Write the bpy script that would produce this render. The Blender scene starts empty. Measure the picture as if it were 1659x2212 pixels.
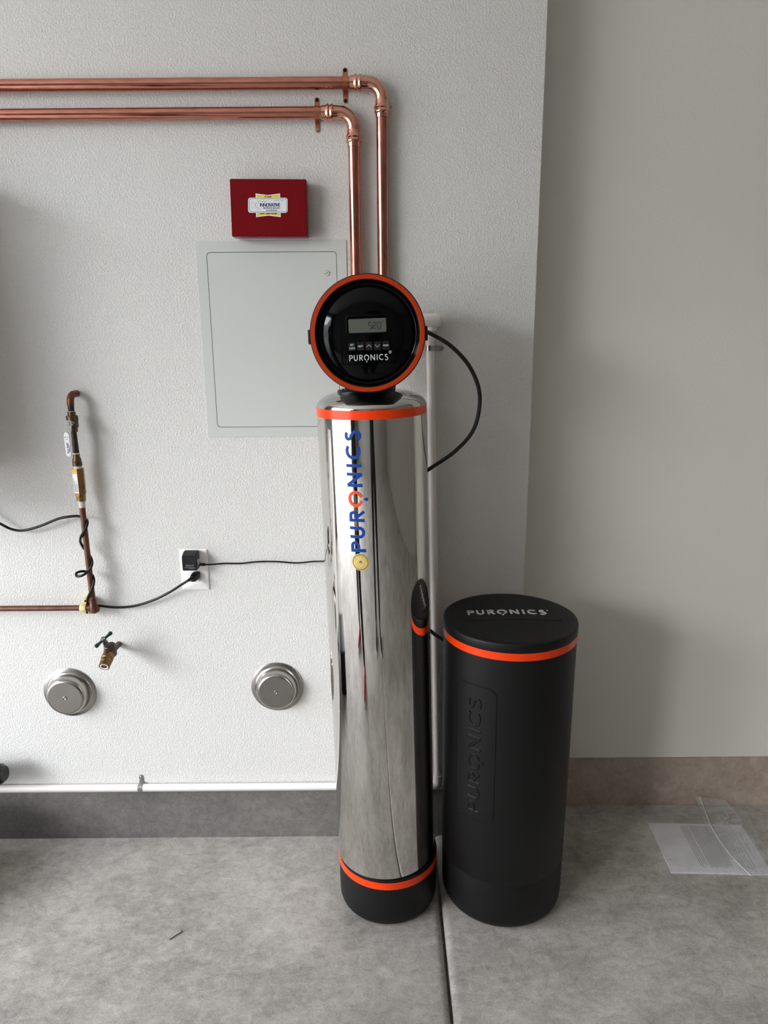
import bpy, bmesh, math, random
from mathutils import Vector, Matrix, Quaternion

random.seed(7)
C = bpy.context.scene.collection
sc = bpy.context.scene
PI = math.pi
rad = math.radians

# ------------------------------------------------------------------ camera
FPX, PITCH, ROLL, CAMH = 1560.0, rad(14.1), 0.008, 1.545
_R0 = Vector((1, 0, 0)); _F = Vector((0, math.cos(PITCH), -math.sin(PITCH))); _U0 = Vector((0, math.sin(PITCH), math.cos(PITCH)))
_R = _R0 * math.cos(ROLL) - _U0 * math.sin(ROLL)
_U = _U0 * math.cos(ROLL) + _R0 * math.sin(ROLL)
cam = bpy.data.cameras.new('camera')
cam.sensor_fit = 'HORIZONTAL'; cam.sensor_width = 36.0
cam.lens = FPX / 1659.0 * 36.0
cam.clip_start = 0.02
camo = bpy.data.objects.new('camera', cam); C.objects.link(camo)
camo.matrix_world = Matrix(((_R.x, _U.x, -_F.x, 0), (_R.y, _U.y, -_F.y, 0), (_R.z, _U.z, -_F.z, CAMH), (0, 0, 0, 1)))
sc.camera = camo

# ------------------------------------------------------------------ sky, light, exposure
world = bpy.data.worlds.new('sky'); sc.world = world; world.use_nodes = True
wn = world.node_tree.nodes; wl = world.node_tree.links
bg = wn['Background']
sky = wn.new('ShaderNodeTexSky'); sky.sky_type = 'NISHITA'; sky.sun_disc = False
sky.sun_elevation = rad(55); sky.sun_rotation = rad(100); sky.air_density = 1.0; sky.dust_density = 3.0; sky.ozone_density = 1.0
mixw = wn.new('ShaderNodeMix'); mixw.data_type = 'RGBA'; mixw.inputs[0].default_value = 0.75
# thin bright overcast, lighter towards the zenith as an overcast sky is
wtc = wn.new('ShaderNodeTexCoord'); wsx = wn.new('ShaderNodeSeparateXYZ'); wmr = wn.new('ShaderNodeMapRange')
wmr.inputs[1].default_value = 0.0; wmr.inputs[2].default_value = 0.75; wmr.inputs[3].default_value = 3.3; wmr.inputs[4].default_value = 10.5
wsc = wn.new('ShaderNodeVectorMath'); wsc.operation = 'SCALE'; wsc.inputs[0].default_value = (0.93, 0.98, 1.05)
wl.new(wtc.outputs['Generated'], wsx.inputs[0]); wl.new(wsx.outputs[2], wmr.inputs[0]); wl.new(wmr.outputs[0], wsc.inputs['Scale']); wl.new(wsc.outputs[0], mixw.inputs[7])
wl.new(sky.outputs[0], mixw.inputs[6]); wl.new(mixw.outputs[2], bg.inputs[0])
bg.inputs[1].default_value = 1.0
sc.view_settings.view_transform = 'Standard'; sc.view_settings.look = 'None'
sc.view_settings.gamma = 1.0; sc.view_settings.use_curve_mapping = False
sc.view_settings.exposure = 0.55
sun = bpy.data.lights.new('hazy_sun', 'SUN'); sun.energy = 1.3; sun.angle = rad(20); sun.color = (1.0, 0.985, 0.96)   # sun behind thin cloud, through the open door
suno = bpy.data.objects.new('hazy_sun', sun); C.objects.link(suno)
SAZ, SEL = rad(50), rad(19)
suno.rotation_euler = (-Vector((-math.sin(SAZ) * math.cos(SEL), -math.cos(SAZ) * math.cos(SEL), math.sin(SEL)))).to_track_quat('-Z', 'Y').to_euler()
suno.location = (-4, -3, 3)
LW = -3.6                                             # plane of the garage door wall
OY0, OY1, OZ = -3.2, 1.62, 3.05                        # the open garage door
pl = bpy.data.lights.new('door_portal', 'AREA'); pl.shape = 'RECTANGLE'; pl.size = OY1 - OY0; pl.size_y = OZ
pl.cycles.is_portal = True
plo = bpy.data.objects.new('door_portal', pl); C.objects.link(plo)
plo.location = (LW + 0.01, (OY0 + OY1) / 2, OZ / 2); plo.rotation_euler = Vector((1, 0, 0)).to_track_quat('-Z', 'Y').to_euler()
try:
    sc.cycles.max_bounces = 12; sc.cycles.diffuse_bounces = 6; sc.cycles.glossy_bounces = 6
    sc.cycles.use_denoising = True; sc.cycles.sample_clamp_indirect = 10
except Exception:
    pass

# ------------------------------------------------------------------ helpers
def lin(c):
    return tuple((v / 12.92 if v <= 0.04045 else ((v + 0.055) / 1.055) ** 2.4) for v in (c[0] / 255, c[1] / 255, c[2] / 255)) + (1,)

def ray(px, py):
    return _R * ((px - 829.5) / FPX) - _U * ((py - 1106) / FPX) + _F

def at(px, py, Y):
    d = ray(px, py); return Vector((0, 0, CAMH)) + d * (Y / d.y)

def atz(px, py, Z=0.0):
    d = ray(px, py); return Vector((0, 0, CAMH)) + d * ((Z - CAMH) / d.z)

def mat(name, col, rough=0.5, metal=0.0, vary=0.0, vscale=20.0, bump=0.0, bscale=200.0, coat=0.0, spec=0.5, rvary=0.0, dark=None, stretch=None):
    m = bpy.data.materials.new(name); m.use_nodes = True
    nt = m.node_tree; n = nt.nodes; b = n['Principled BSDF']
    b.inputs['Base Color'].default_value = col; b.inputs['Roughness'].default_value = rough; b.inputs['Metallic'].default_value = metal
    b.inputs['Coat Weight'].default_value = coat; b.inputs['Specular IOR Level'].default_value = spec
    tc = n.new('ShaderNodeTexCoord'); vec = tc.outputs['Object']
    if stretch:
        mp = n.new('ShaderNodeMapping'); mp.inputs['Scale'].default_value = stretch
        nt.links.new(vec, mp.inputs[0]); vec = mp.outputs[0]
    if vary or rvary:
        no = n.new('ShaderNodeTexNoise'); no.inputs['Scale'].default_value = vscale; no.inputs['Detail'].default_value = 6
        nt.links.new(vec, no.inputs['Vector'])
        if vary:
            mx = n.new('ShaderNodeMix'); mx.data_type = 'RGBA'
            d = dark or tuple(c * (1 - vary) for c in col[:3]) + (1,)
            mx.inputs[6].default_value = d; mx.inputs[7].default_value = col
            rp = n.new('ShaderNodeMapRange'); rp.inputs[1].default_value = 0.35; rp.inputs[2].default_value = 0.65
            nt.links.new(no.outputs[0], rp.inputs[0]); nt.links.new(rp.outputs[0], mx.inputs[0]); nt.links.new(mx.outputs[2], b.inputs['Base Color'])
        if rvary:
            rr = n.new('ShaderNodeMapRange'); rr.inputs[3].default_value = max(0, rough - rvary); rr.inputs[4].default_value = rough + rvary
            nt.links.new(no.outputs[0], rr.inputs[0]); nt.links.new(rr.outputs[0], b.inputs['Roughness'])
    if bump:
        nb = n.new('ShaderNodeTexNoise'); nb.inputs['Scale'].default_value = bscale; nb.inputs['Detail'].default_value = 3
        nt.links.new(vec, nb.inputs['Vector'])
        bp = n.new('ShaderNodeBump'); bp.inputs['Strength'].default_value = bump; bp.inputs['Distance'].default_value = 0.002
        nt.links.new(nb.outputs[0], bp.inputs['Height']); nt.links.new(bp.outputs[0], b.inputs['Normal'])
    return m

ROOTM = {}

def thing(name, label, cat, loc=(0, 0, 0), group=None):
    o = bpy.data.objects.new(name, None); C.objects.link(o)
    o.location = loc; o.empty_display_size = 0.05
    o['label'] = label; o['category'] = cat
    if group: o['group'] = group
    ROOTM[o] = Vector(loc)
    return o

def base(o):
    while o.parent: o = o.parent
    return ROOTM.get(o, Vector((0, 0, 0)))

def obj(name, bm, m, parent=None, smooth=True, label=None, angle=40):
    """links a bmesh given in world coordinates as ONE mesh object below its parent"""
    if parent is not None:
        bmesh.ops.translate(bm, verts=bm.verts, vec=-base(parent))
    bmesh.ops.recalc_face_normals(bm, faces=bm.faces) if len(bm.faces) < 60000 else None
    me = bpy.data.meshes.new(name); bm.to_mesh(me); bm.free()
    for mm in (m if isinstance(m, (list, tuple)) else [m]): me.materials.append(mm)
    if smooth:
        me.polygons.foreach_set('use_smooth', [True] * len(me.polygons))
        try: me.set_sharp_from_angle(angle=rad(angle))
        except Exception: pass
    o = bpy.data.objects.new(name, me); C.objects.link(o)
    if parent is not None: o.parent = parent
    if label: o['label'] = label
    return o

def tag(o, label, cat, group=None, kind=None):
    if kind: o['kind'] = kind
    if label: o['label'] = label
    if cat: o['category'] = cat
    if group: o['group'] = group
    return o

def struct(name, bm, m, parent=None, smooth=False):
    o = obj(name, bm, m, parent, smooth)
    if parent is None: o['kind'] = 'structure'
    return o

def tree_copy(o, parent=None):
    c = o.copy(); C.objects.link(c)
    if parent is not None: c.parent = parent
    if o in ROOTM: ROOTM[c] = ROOTM[o].copy()
    for ch in list(o.children): tree_copy(ch, c)
    return c

def move_to(o, loc):
    o.location = loc; ROOTM[o] = Vector(loc)

def box(bm, lo, hi, bev=0.0, seg=2):
    r = bmesh.ops.create_cube(bm, size=1.0)
    vs = r['verts']
    for v in vs:
        v.co = Vector([lo[i] + (v.co[i] + 0.5) * (hi[i] - lo[i]) for i in range(3)])
    if bev:
        es = list({e for v in vs for e in v.link_edges})
        bmesh.ops.bevel(bm, geom=es, offset=bev, segments=seg, affect='EDGES', profile=0.5)
    return bm

def frame_from(axis):
    a = Vector(axis).normalized()
    u = Vector((0, 0, 1)).cross(a)
    if u.length < 1e-4: u = Vector((1, 0, 0))
    u.normalize(); v = a.cross(u)
    return u, v, a

def lathe(bm, prof, origin=(0, 0, 0), axis=(0, 0, 1), seg=48, cap=True, flat=0):
    """prof: (radius, height along axis)"""
    u, v, a = frame_from(axis); o = Vector(origin)
    rings = []
    for r, h in prof:
        if r < 1e-6:
            rings.append([bm.verts.new(o + a * h)])
        else:
            rings.append([bm.verts.new(o + a * h + (u * math.cos(2 * PI * i / seg + flat) + v * math.sin(2 * PI * i / seg + flat)) * r) for i in range(seg)])
    for A, B in zip(rings, rings[1:]):
        if len(A) == 1 and len(B) == 1: continue
        for i in range(seg):
            j = (i + 1) % seg
            if len(A) == 1: bm.faces.new((A[0], B[i], B[j]))
            elif len(B) == 1: bm.faces.new((A[i], A[j], B[0]))
            else: bm.faces.new((A[i], A[j], B[j], B[i]))
    if cap:
        if len(rings[0]) > 1: bm.faces.new(rings[0])
        if len(rings[-1]) > 1: bm.faces.new(rings[-1])
    return bm

def catmull(pts, n=10):
    pts = [Vector(p) for p in pts]
    P = [pts[0] * 2 - pts[1]] + pts + [pts[-1] * 2 - pts[-2]]
    out = []
    for i in range(1, len(P) - 2):
        p0, p1, p2, p3 = P[i - 1:i + 3]
        for k in range(n):
            t = k / n
            out.append(0.5 * ((2 * p1) + (p2 - p0) * t + (2 * p0 - 5 * p1 + 4 * p2 - p3) * t * t + (3 * p1 - p0 - 3 * p2 + p3) * t ** 3))
    out.append(pts[-1]); return out

def tube(bm, pts, r, seg=16, cap=True):
    pts = [Vector(p) for p in pts]
    rs = r if isinstance(r, (list, tuple)) else [r] * len(pts)
    n = len(pts)
    tang = [(pts[min(i + 1, n - 1)] - pts[max(i - 1, 0)]).normalized() for i in range(n)]
    u = frame_from(tang[0])[0]
    rings = []
    for i in range(n):
        t = tang[i]
        u = (u - t * u.dot(t)); u.normalize(); v = t.cross(u)
        rings.append([bm.verts.new(pts[i] + (u * math.cos(2 * PI * k / seg) + v * math.sin(2 * PI * k / seg)) * rs[i]) for k in range(seg)])
    for A, B in zip(rings, rings[1:]):
        for k in range(seg):
            j = (k + 1) % seg
            bm.faces.new((A[k], A[j], B[j], B[k]))
    if cap:
        bm.faces.new(rings[0]); bm.faces.new(rings[-1])
    return bm

def arc(cx, cy, rx, a0, a1, n=16, ry=None):
    ry = rx if ry is None else ry
    return [(cx + rx * math.cos(rad(a0 + (a1 - a0) * i / n)), cy + ry * math.sin(rad(a0 + (a1 - a0) * i / n))) for i in range(n + 1)]

def densify(path, step):
    out = [path[0]]
    for a, b in zip(path, path[1:]):
        L = math.hypot(b[0] - a[0], b[1] - a[1]); k = max(1, int(L / step))
        for i in range(1, k + 1): out.append((a[0] + (b[0] - a[0]) * i / k, a[1] + (b[1] - a[1]) * i / k))
    return out

def ribbon(bm, path, w, fn, d0, d1, closed=False, flare=1.0):
    """flat stroke of width w along a 2-D path, from depth d0 to d1, placed by fn(u, v, depth)"""
    n = len(path); L = []; Rr = []; L0 = []; R0_ = []
    for i in range(n):
        if closed: a, b = path[i - 1], path[(i + 1) % n]
        else: a, b = path[max(i - 1, 0)], path[min(i + 1, n - 1)]
        p = path[i]
        d1v = Vector((p[0] - a[0], p[1] - a[1])); d2v = Vector((b[0] - p[0], b[1] - p[1]))
        if d1v.length < 1e-9: d1v = d2v
        if d2v.length < 1e-9: d2v = d1v
        d1v.normalize(); d2v.normalize()
        t = (d1v + d2v)
        if t.length < 1e-6: t = d1v
        t.normalize(); nn = Vector((-t.y, t.x)); k = min(1.6, 1 / max(0.3, nn.dot(Vector((-d1v.y, d1v.x)))))
        L.append((p[0] + nn.x * w / 2 * k, p[1] + nn.y * w / 2 * k)); Rr.append((p[0] - nn.x * w / 2 * k, p[1] - nn.y * w / 2 * k))
        kf = k * flare; L0.append((p[0] + nn.x * w / 2 * kf, p[1] + nn.y * w / 2 * kf)); R0_.append((p[0] - nn.x * w / 2 * kf, p[1] - nn.y * w / 2 * kf))
    V = [[bm.verts.new(fn(q[0], q[1], d)) for q in side] for side, d in ((L0, d0), (R0_, d0), (L, d1), (Rr, d1))]
    m = n if closed else n - 1
    for i in range(m):
        j = (i + 1) % n
        bm.faces.new((V[2][i], V[2][j], V[3][j], V[3][i]))
        bm.faces.new((V[0][i], V[0][j], V[2][j], V[2][i]))
        bm.faces.new((V[1][i], V[1][j], V[3][j], V[3][i]))
        bm.faces.new((V[0][i], V[0][j], V[1][j], V[1][i]))
    if not closed:
        for i in (0, n - 1): bm.faces.new((V[0][i], V[2][i], V[3][i], V[1][i]))

def poly(bm, pts, fn, d0, d1):
    A = [bm.verts.new(fn(p[0], p[1], d0)) for p in pts]; B = [bm.verts.new(fn(p[0], p[1], d1)) for p in pts]
    n = len(pts)
    bm.faces.new(A); bm.faces.new(B)
    for i in range(n):
        j = (i + 1) % n; bm.faces.new((A[i], A[j], B[j], B[i]))

def disc(bm, fn, r, d0, d1, nr=6, seg=44):
    c = bm.verts.new(fn(0, 0, d1)); prev = None
    for i in range(1, nr + 1):
        ring = [bm.verts.new(fn(r * i / nr * math.cos(2 * PI * k / seg), r * i / nr * math.sin(2 * PI * k / seg), d1)) for k in range(seg)]
        for k in range(seg):
            j = (k + 1) % seg
            if prev is None: bm.faces.new((c, ring[k], ring[j]))
            else: bm.faces.new((prev[k], ring[k], ring[j], prev[j]))
        prev = ring
    low = [bm.verts.new(fn(r * math.cos(2 * PI * k / seg), r * math.sin(2 * PI * k / seg), d0)) for k in range(seg)]
    for k in range(seg): bm.faces.new((prev[k], low[k], low[(k + 1) % seg], prev[(k + 1) % seg]))

def rrect(x0, y0, x1, y1, r, n=6):
    return arc(x1 - r, y1 - r, r, 0, 90, n) + arc(x0 + r, y1 - r, r, 90, 180, n) + arc(x0 + r, y0 + r, r, 180, 270, n) + arc(x1 - r, y0 + r, r, 270, 360, n)

# wordmark strokes in units of the letter height: widths and gaps measured on the tank
def glyph(ch, w):
    h = w / 2
    if ch == 'P': return 0.66, [[(h, 0), (h, 1)], [(h, 1 - h), (0.38, 1 - h)] + arc(0.38, 0.70, 0.30 - h, 90, -90)[1:] + [(h, 0.40 + h)]]
    if ch == 'U': return 0.74, [[(h, 1), (h, 0.37)] + arc(0.37, 0.37, 0.37 - h, 180, 360)[1:] + [(0.74 - h, 1)]]
    if ch == 'R': return 0.72, [[(h, 0), (h, 1)], [(h, 1 - h), (0.38, 1 - h)] + arc(0.38, 0.71, 0.29 - h, 90, -90)[1:] + [(h, 0.42 + h)], [(0.30, 0.47), (0.65, 0.0)]]
    if ch == 'O': return 1.0, [arc(0.5, 0.5, 0.5 - h, -73, 253, 36)]
    if ch == 'N': return 0.86, [[(h, 0), (h, 1)], [(h, 0.98), (0.86 - h, 0.02)], [(0.86 - h, 0), (0.86 - h, 1)]]
    if ch == 'I': return w, [[(h, 0), (h, 1)]]
    if ch == 'C': return 0.88, [arc(0.5, 0.5, 0.5 - h, 48, 312, 30)]
    if ch == 'S': return 0.68, [arc(0.34, 0.745, 0.30 - h, 35, 270, 18, 0.255 - h) + arc(0.34, 0.255 + h * 0.0, 0.34 - h, 90, -150, 18, 0.255 + 0.0)[1:]]
GAPS = {'P': .215, 'U': .30, 'R': .20, 'O': .25, 'N': .34, 'I': .28, 'C': .20, 'S': 0}

def wordmark(bm, fn, w, d0, d1, skip_o=False, only_o=False, drop=True, step=0.12, total=None):
    """PURONICS with its open O and the drop under it; fn maps (u, v, depth), u and v in letter heights"""
    x = 0.0
    for ch in 'PURONICS':
        gw, paths = glyph(ch, w)
        if not ((ch == 'O' and skip_o) or (ch != 'O' and only_o)):
            for p in paths:
                ribbon(bm, densify([(x + q[0], q[1]) for q in p], step), w, fn, d0, d1)
        if ch == 'O' and drop and not only_o:
            poly(bm, [(x + 0.5, 0.0)] + arc(x + 0.5, -0.21, 0.10, 30, -210, 14)[::-1][::-1], fn, d0, d1)
        x += gw + GAPS[ch]
    return x

def letters(name, fn, w, d0, d1, m, parent, smooth=False, ring_mat=None, step=0.12, angle=35, flare=1.0):
    """the wordmark with every letter a part of its own"""
    x = 0.0
    for ch in 'PURONICS':
        gw, paths = glyph(ch, w); bm = bmesh.new()
        for p in paths: ribbon(bm, densify([(x + q[0], q[1]) for q in p], step), w, fn, d0, d1, flare=flare)
        obj(name, bm, (ring_mat or m) if ch == 'O' else m, parent, smooth, angle=angle)
        if ch == 'O':
            bm = bmesh.new(); poly(bm, [(x + 0.5, 0.0)] + arc(x + 0.5, -0.21, 0.10, 30, -210, 14), fn, d0, d1); obj('drop', bm, m, parent, False)
        x += gw + GAPS[ch]

def text_mesh(s, size, fn, bold=0.0, align='CENTER', spacing=1.0, xscale=1.0, shear=0.0):
    cu = bpy.data.curves.new('t', 'FONT'); cu.body = s; cu.size = size; cu.align_x = align; cu.align_y = 'CENTER'
    cu.offset = bold; cu.space_character = spacing; cu.resolution_u = 3; cu.shear = shear
    to = bpy.data.objects.new('t', cu); C.objects.link(to)
    dg = bpy.context.evaluated_depsgraph_get()
    me = bpy.data.meshes.new_from_object(to.evaluated_get(dg))
    bm = bmesh.new(); bm.from_mesh(me)
    bpy.data.objects.remove(to); bpy.data.curves.remove(cu); bpy.data.meshes.remove(me)
    for v in bm.verts: v.co = fn(v.co.x * xscale, v.co.y, 0)
    return bm

def join(a, b):
    me = bpy.data.meshes.new('tmp'); b.to_mesh(me); b.free(); a.from_mesh(me); bpy.data.meshes.remove(me); return a

# ------------------------------------------------------------------ materials
def wall_mat(name, col, bump, bscale=210):
    m = bpy.data.materials.new(name); m.use_nodes = True; nt = m.node_tree; n = nt.nodes; b = n['Principled BSDF']
    tc = n.new('ShaderNodeTexCoord')
    no = n.new('ShaderNodeTexNoise'); no.inputs['Scale'].default_value = 1.3; no.inputs['Detail'].default_value = 3
    mx = n.new('ShaderNodeMix'); mx.data_type = 'RGBA'
    mx.inputs[6].default_value = tuple(c * 0.97 for c in col[:3]) + (1,); mx.inputs[7].default_value = col
    nt.links.new(tc.outputs['Object'], no.inputs['Vector']); nt.links.new(no.outputs[0], mx.inputs[0]); nt.links.new(mx.outputs[2], b.inputs['Base Color'])
    b.inputs['Roughness'].default_value = 0.55; b.inputs['Specular IOR Level'].default_value = 0.25
    n1 = n.new('ShaderNodeTexNoise'); n1.inputs['Scale'].default_value = bscale; n1.inputs['Detail'].default_value = 1; n1.inputs['Distortion'].default_value = 0.4
    n2 = n.new('ShaderNodeTexNoise'); n2.inputs['Scale'].default_value = 14; n2.inputs['Detail'].default_value = 2
    nt.links.new(tc.outputs['Object'], n1.inputs['Vector']); nt.links.new(tc.outputs['Object'], n2.inputs['Vector'])
    mr = n.new('ShaderNodeMapRange'); mr.inputs[1].default_value = 0.32; mr.inputs[2].default_value = 0.70; mr.interpolation_type = 'SMOOTHSTEP'
    nt.links.new(n1.outputs[0], mr.inputs[0])
    ad = n.new('ShaderNodeMath'); ad.operation = 'MULTIPLY_ADD'; ad.inputs[1].default_value = 1.2
    nt.links.new(n2.outputs[0], ad.inputs[0]); nt.links.new(mr.outputs[0], ad.inputs[2])
    bp = n.new('ShaderNodeBump'); bp.inputs['Strength'].default_value = bump; bp.inputs['Distance'].default_value = 0.0012
    nt.links.new(ad.outputs[0], bp.inputs['Height']); nt.links.new(bp.outputs[0], b.inputs['Normal'])
    return m

def concrete(name, c_dark, c_mid, c_light, specks=True, bump=0.5):
    m = bpy.data.materials.new(name); m.use_nodes = True; nt = m.node_tree; n = nt.nodes; l = nt.links; b = n['Principled BSDF']
    tc = n.new('ShaderNodeTexCoord')
    def noise(s, d=6, dist=0.0, rough=0.6):
        k = n.new('ShaderNodeTexNoise'); k.inputs['Scale'].default_value = s; k.inputs['Detail'].default_value = d
        k.inputs['Distortion'].default_value = dist; k.inputs['Roughness'].default_value = rough
        l.new(tc.outputs['Object'], k.inputs['Vector']); return k
    a = noise(3.2, 8, 0.4, 0.65); f = noise(34, 10, 1.0, 0.75); g = noise(240, 3); h = noise(1.1, 3, 0.3)
    mp = n.new('ShaderNodeMapping'); mp.inputs['Scale'].default_value = (7, 16, 7); mp.inputs['Rotation'].default_value = (0, 0, 0.25)
    l.new(tc.outputs['Object'], mp.inputs[0])
    s = n.new('ShaderNodeTexNoise'); s.inputs['Scale'].default_value = 1.6; s.inputs['Detail'].default_value = 9; s.inputs['Distortion'].default_value = 1.4; s.inputs['Roughness'].default_value = 0.7
    l.new(mp.outputs[0], s.inputs['Vector'])
    def add(x, kx, y):
        q = n.new('ShaderNodeMath'); q.operation = 'MULTIPLY_ADD'; q.inputs[1].default_value = kx
        l.new(x, q.inputs[0])
        if y is None: q.inputs[2].default_value = 0
        else: l.new(y, q.inputs[2])
        return q.outputs[0]
    t = add(a.outputs[0], 0.34, None); t = add(f.outputs[0], 0.30, t); t = add(s.outputs[0], 0.26, t); t = add(g.outputs[0], 0.20, t); t = add(h.outputs[0], 0.16, t)
    cr = n.new('ShaderNodeValToRGB'); cr.color_ramp.elements[0].position = 0.48; cr.color_ramp.elements[0].color = c_dark
    cr.color_ramp.elements[1].position = 0.76; cr.color_ramp.elements[1].color = c_light
    e = cr.color_ramp.elements.new(0.61); e.color = c_mid
    l.new(t, cr.inputs[0])
    out = cr.outputs[0]
    if specks:
        for sc_, th, col in ((70, 0.045, (0.75, 0.74, 0.70, 1)), (48, 0.035, (0.03, 0.028, 0.025, 1))):
            v = n.new('ShaderNodeTexVoronoi'); v.inputs['Scale'].default_value = sc_; l.new(tc.outputs['Object'], v.inputs['Vector'])
            gt = n.new('ShaderNodeMath'); gt.operation = 'LESS_THAN'; gt.inputs[1].default_value = th; l.new(v.outputs['Distance'], gt.inputs[0])
            sp = n.new('ShaderNodeSeparateColor'); l.new(v.outputs['Color'], sp.inputs[0])
            g2 = n.new('ShaderNodeMath'); g2.operation = 'GREATER_THAN'; g2.inputs[1].default_value = 0.86; l.new(sp.outputs[0], g2.inputs[0])
            mu = n.new('ShaderNodeMath'); mu.operation = 'MULTIPLY'; l.new(gt.outputs[0], mu.inputs[0]); l.new(g2.outputs[0], mu.inputs[1])
            mx = n.new('ShaderNodeMix'); mx.data_type = 'RGBA'; l.new(mu.outputs[0], mx.inputs[0]); l.new(out, mx.inputs[6]); mx.inputs[7].default_value = col
            out = mx.outputs[2]
    l.new(out, b.inputs['Base Color'])
    b.inputs['Roughness'].default_value = 0.72; b.inputs['Specular IOR Level'].default_value = 0.3
    hh = add(f.outputs[0], 0.6, None); hh = add(g.outputs[0], 0.35, hh); hh = add(s.outputs[0], 0.5, hh)
    bp = n.new('ShaderNodeBump'); bp.inputs['Strength'].default_value = bump; bp.inputs['Distance'].default_value = 0.003
    l.new(hh, bp.inputs['Height']); l.new(bp.outputs[0], b.inputs['Normal'])
    return m

M_wall = wall_mat('wall_paint', lin((212, 211, 208)), 0.52, 225)
M_alcove = wall_mat('alcove_paint', lin((222, 220, 212)), 0.12, 120)
M_ceil = wall_mat('ceiling_paint', lin((232, 230, 225)), 0.2)
M_floor = concrete('floor_concrete', lin((118, 113, 107)), lin((160, 155, 149)), lin((198, 194, 187)))
M_curb = concrete('curb_concrete', lin((78, 76, 73)), lin((100, 97, 94)), lin((124, 120, 116)), False, 0.35)
M_curb2 = concrete('alcove_curb_concrete', lin((134, 119, 108)), lin((164, 149, 138)), lin((190, 175, 164)), False, 0.2)
M_drive = concrete('driveway_concrete', lin((150, 148, 144)), lin((168, 165, 160)), lin((186, 183, 177)), False, 0.2)
M_room = wall_mat('unpainted_side_paint', lin((146, 142, 135)), 0.12, 120)
M_copper = mat('bright_copper', lin((206, 138, 120)), 0.13, 1.0, 0.22, 14, stretch=(2, 8, 8), rvary=0.05)
M_copperv = mat('bright_copper_drop', lin((204, 136, 118)), 0.15, 1.0, 0.22, 14, stretch=(8, 8, 2), rvary=0.07)
M_fitting = mat('copper_fitting', lin((216, 160, 140)), 0.14, 1.0, 0.1, 60, rvary=0.04)
M_strap = mat('copper_strap', lin((205, 132, 98)), 0.3, 1.0, 0.15, 80)
M_oldcop = mat('aged_copper', lin((112, 74, 60)), 0.45, 0.6, 0.35, 45, rvary=0.1)
M_oldcop2 = mat('tarnished_copper_elbow', lin((116, 70, 48)), 0.4, 0.6, 0.3, 60, rvary=0.08)
M_darkpipe = mat('dark_nipple', lin((62, 54, 48)), 0.45, 0.6, 0.3, 60)
M_bronze = mat('bronze_valve', lin((104, 84, 62)), 0.4, 0.85, 0.3, 90)
M_brass = mat('brass', lin((168, 130, 84)), 0.3, 1.0, 0.25, 40, rvary=0.08)
M_brassd = mat('dull_brass_body', lin((92, 80, 70)), 0.45, 0.7, 0.3, 120, bump=0.3, bscale=400)
M_tapbrass = mat('weathered_brass', lin((144, 112, 76)), 0.38, 1.0, 0.25, 60, rvary=0.08)
M_zinc = mat('zinc_steel', lin((186, 188, 186)), 0.25, 1.0, 0.12, 60)
M_steel = mat('stainless', lin((176, 172, 167)), 0.24, 1.0, 0.08, 30, rvary=0.05)
M_steelf = mat('stainless_face', lin((150, 146, 141)), 0.42, 1.0, 0.08, 24)
M_chrome = mat('polished_jacket', lin((216, 213, 209)), 0.045, 1.0, 0.05, 30, stretch=(6, 6, 0.4), rvary=0.025)
M_chromed = mat('polished_dome', lin((196, 194, 191)), 0.05, 1.0, 0.04, 30)
M_orange = mat('orange_band', lin((242, 64, 8)), 0.24, 0, 0.04, 30, spec=0.4)
M_orange2 = mat('orange_ring', lin((176, 50, 3)), 0.45, 0, 0.05, 60, spec=0.25)
M_black = mat('black_plastic', lin((11, 11, 12)), 0.42, 0, 0.15, 12, bump=0.05, bscale=900, spec=0.4)
M_blackm = mat('matte_black_plastic', lin((15, 15, 15)), 0.48, 0, 0.1, 8, bump=0.08, bscale=1200, spec=0.3)
M_gloss = mat('gloss_black_face', lin((3, 4, 5)), 0.07, 0, 0.1, 10, spec=0.2)
M_btn = mat('button_black', lin((12, 12, 14)), 0.4, 0, 0.05, 50)
M_lcd = mat('lcd_grey', lin((86, 90, 82)), 0.4, 0, 0.04, 20)
M_seg = mat('lcd_segment', lin((30, 33, 28)), 0.4, 0, 0.04, 20)
M_print = mat('light_print', lin((214, 216, 216)), 0.35, 0, 0.05, 100)
M_gprint = mat('grey_print', lin((186, 184, 182)), 0.45, 0, 0.05, 100)
M_blue = mat('blue_letters', lin((0, 60, 146)), 0.4, 0, 0.05, 60, spec=0.25)
M_redl = mat('orange_red_letter', lin((232, 78, 44)), 0.4, 0, 0.05, 60, spec=0.25)
M_gold = mat('gold_seal', lin((226, 200, 122)), 0.32, 0.35, 0.06, 60)
M_ink = mat('dark_ink', lin((34, 30, 26)), 0.6, 0, 0.1, 200)
M_navy = mat('navy_ink', lin((30, 62, 92)), 0.6, 0, 0.15, 200)
M_green = mat('dark_green_enamel', lin((22, 58, 50)), 0.22, 0, 0.15, 60, coat=0.4)
M_red = mat('red_enamel', lin((114, 3, 12)), 0.24, 0, 0.06, 18, spec=0.25)
M_yellow = mat('yellow_vinyl', lin((232, 208, 20)), 0.4, 0, 0.03, 60)
M_white = mat('white_vinyl', lin((226, 228, 232)), 0.4, 0, 0.02, 60)
M_panel = mat('painted_steel_panel', lin((197, 200, 196)), 0.4, 0, 0.015, 3)
M_gap = mat('dark_gap', lin((40, 38, 36)), 0.9, 0, 0.1, 60)
M_pvc = mat('white_pvc', lin((236, 230, 226)), 0.32, 0, 0.03, 14)
M_plate = mat('white_nylon_plate', lin((242, 241, 238)), 0.3, 0, 0.02, 20)
M_cord = mat('black_cord', lin((12, 12, 12)), 0.33, 0, 0.2, 80, spec=0.3)
M_tubing = mat('black_tubing', lin((18, 18, 17)), 0.45, 0, 0.1, 60)
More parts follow.
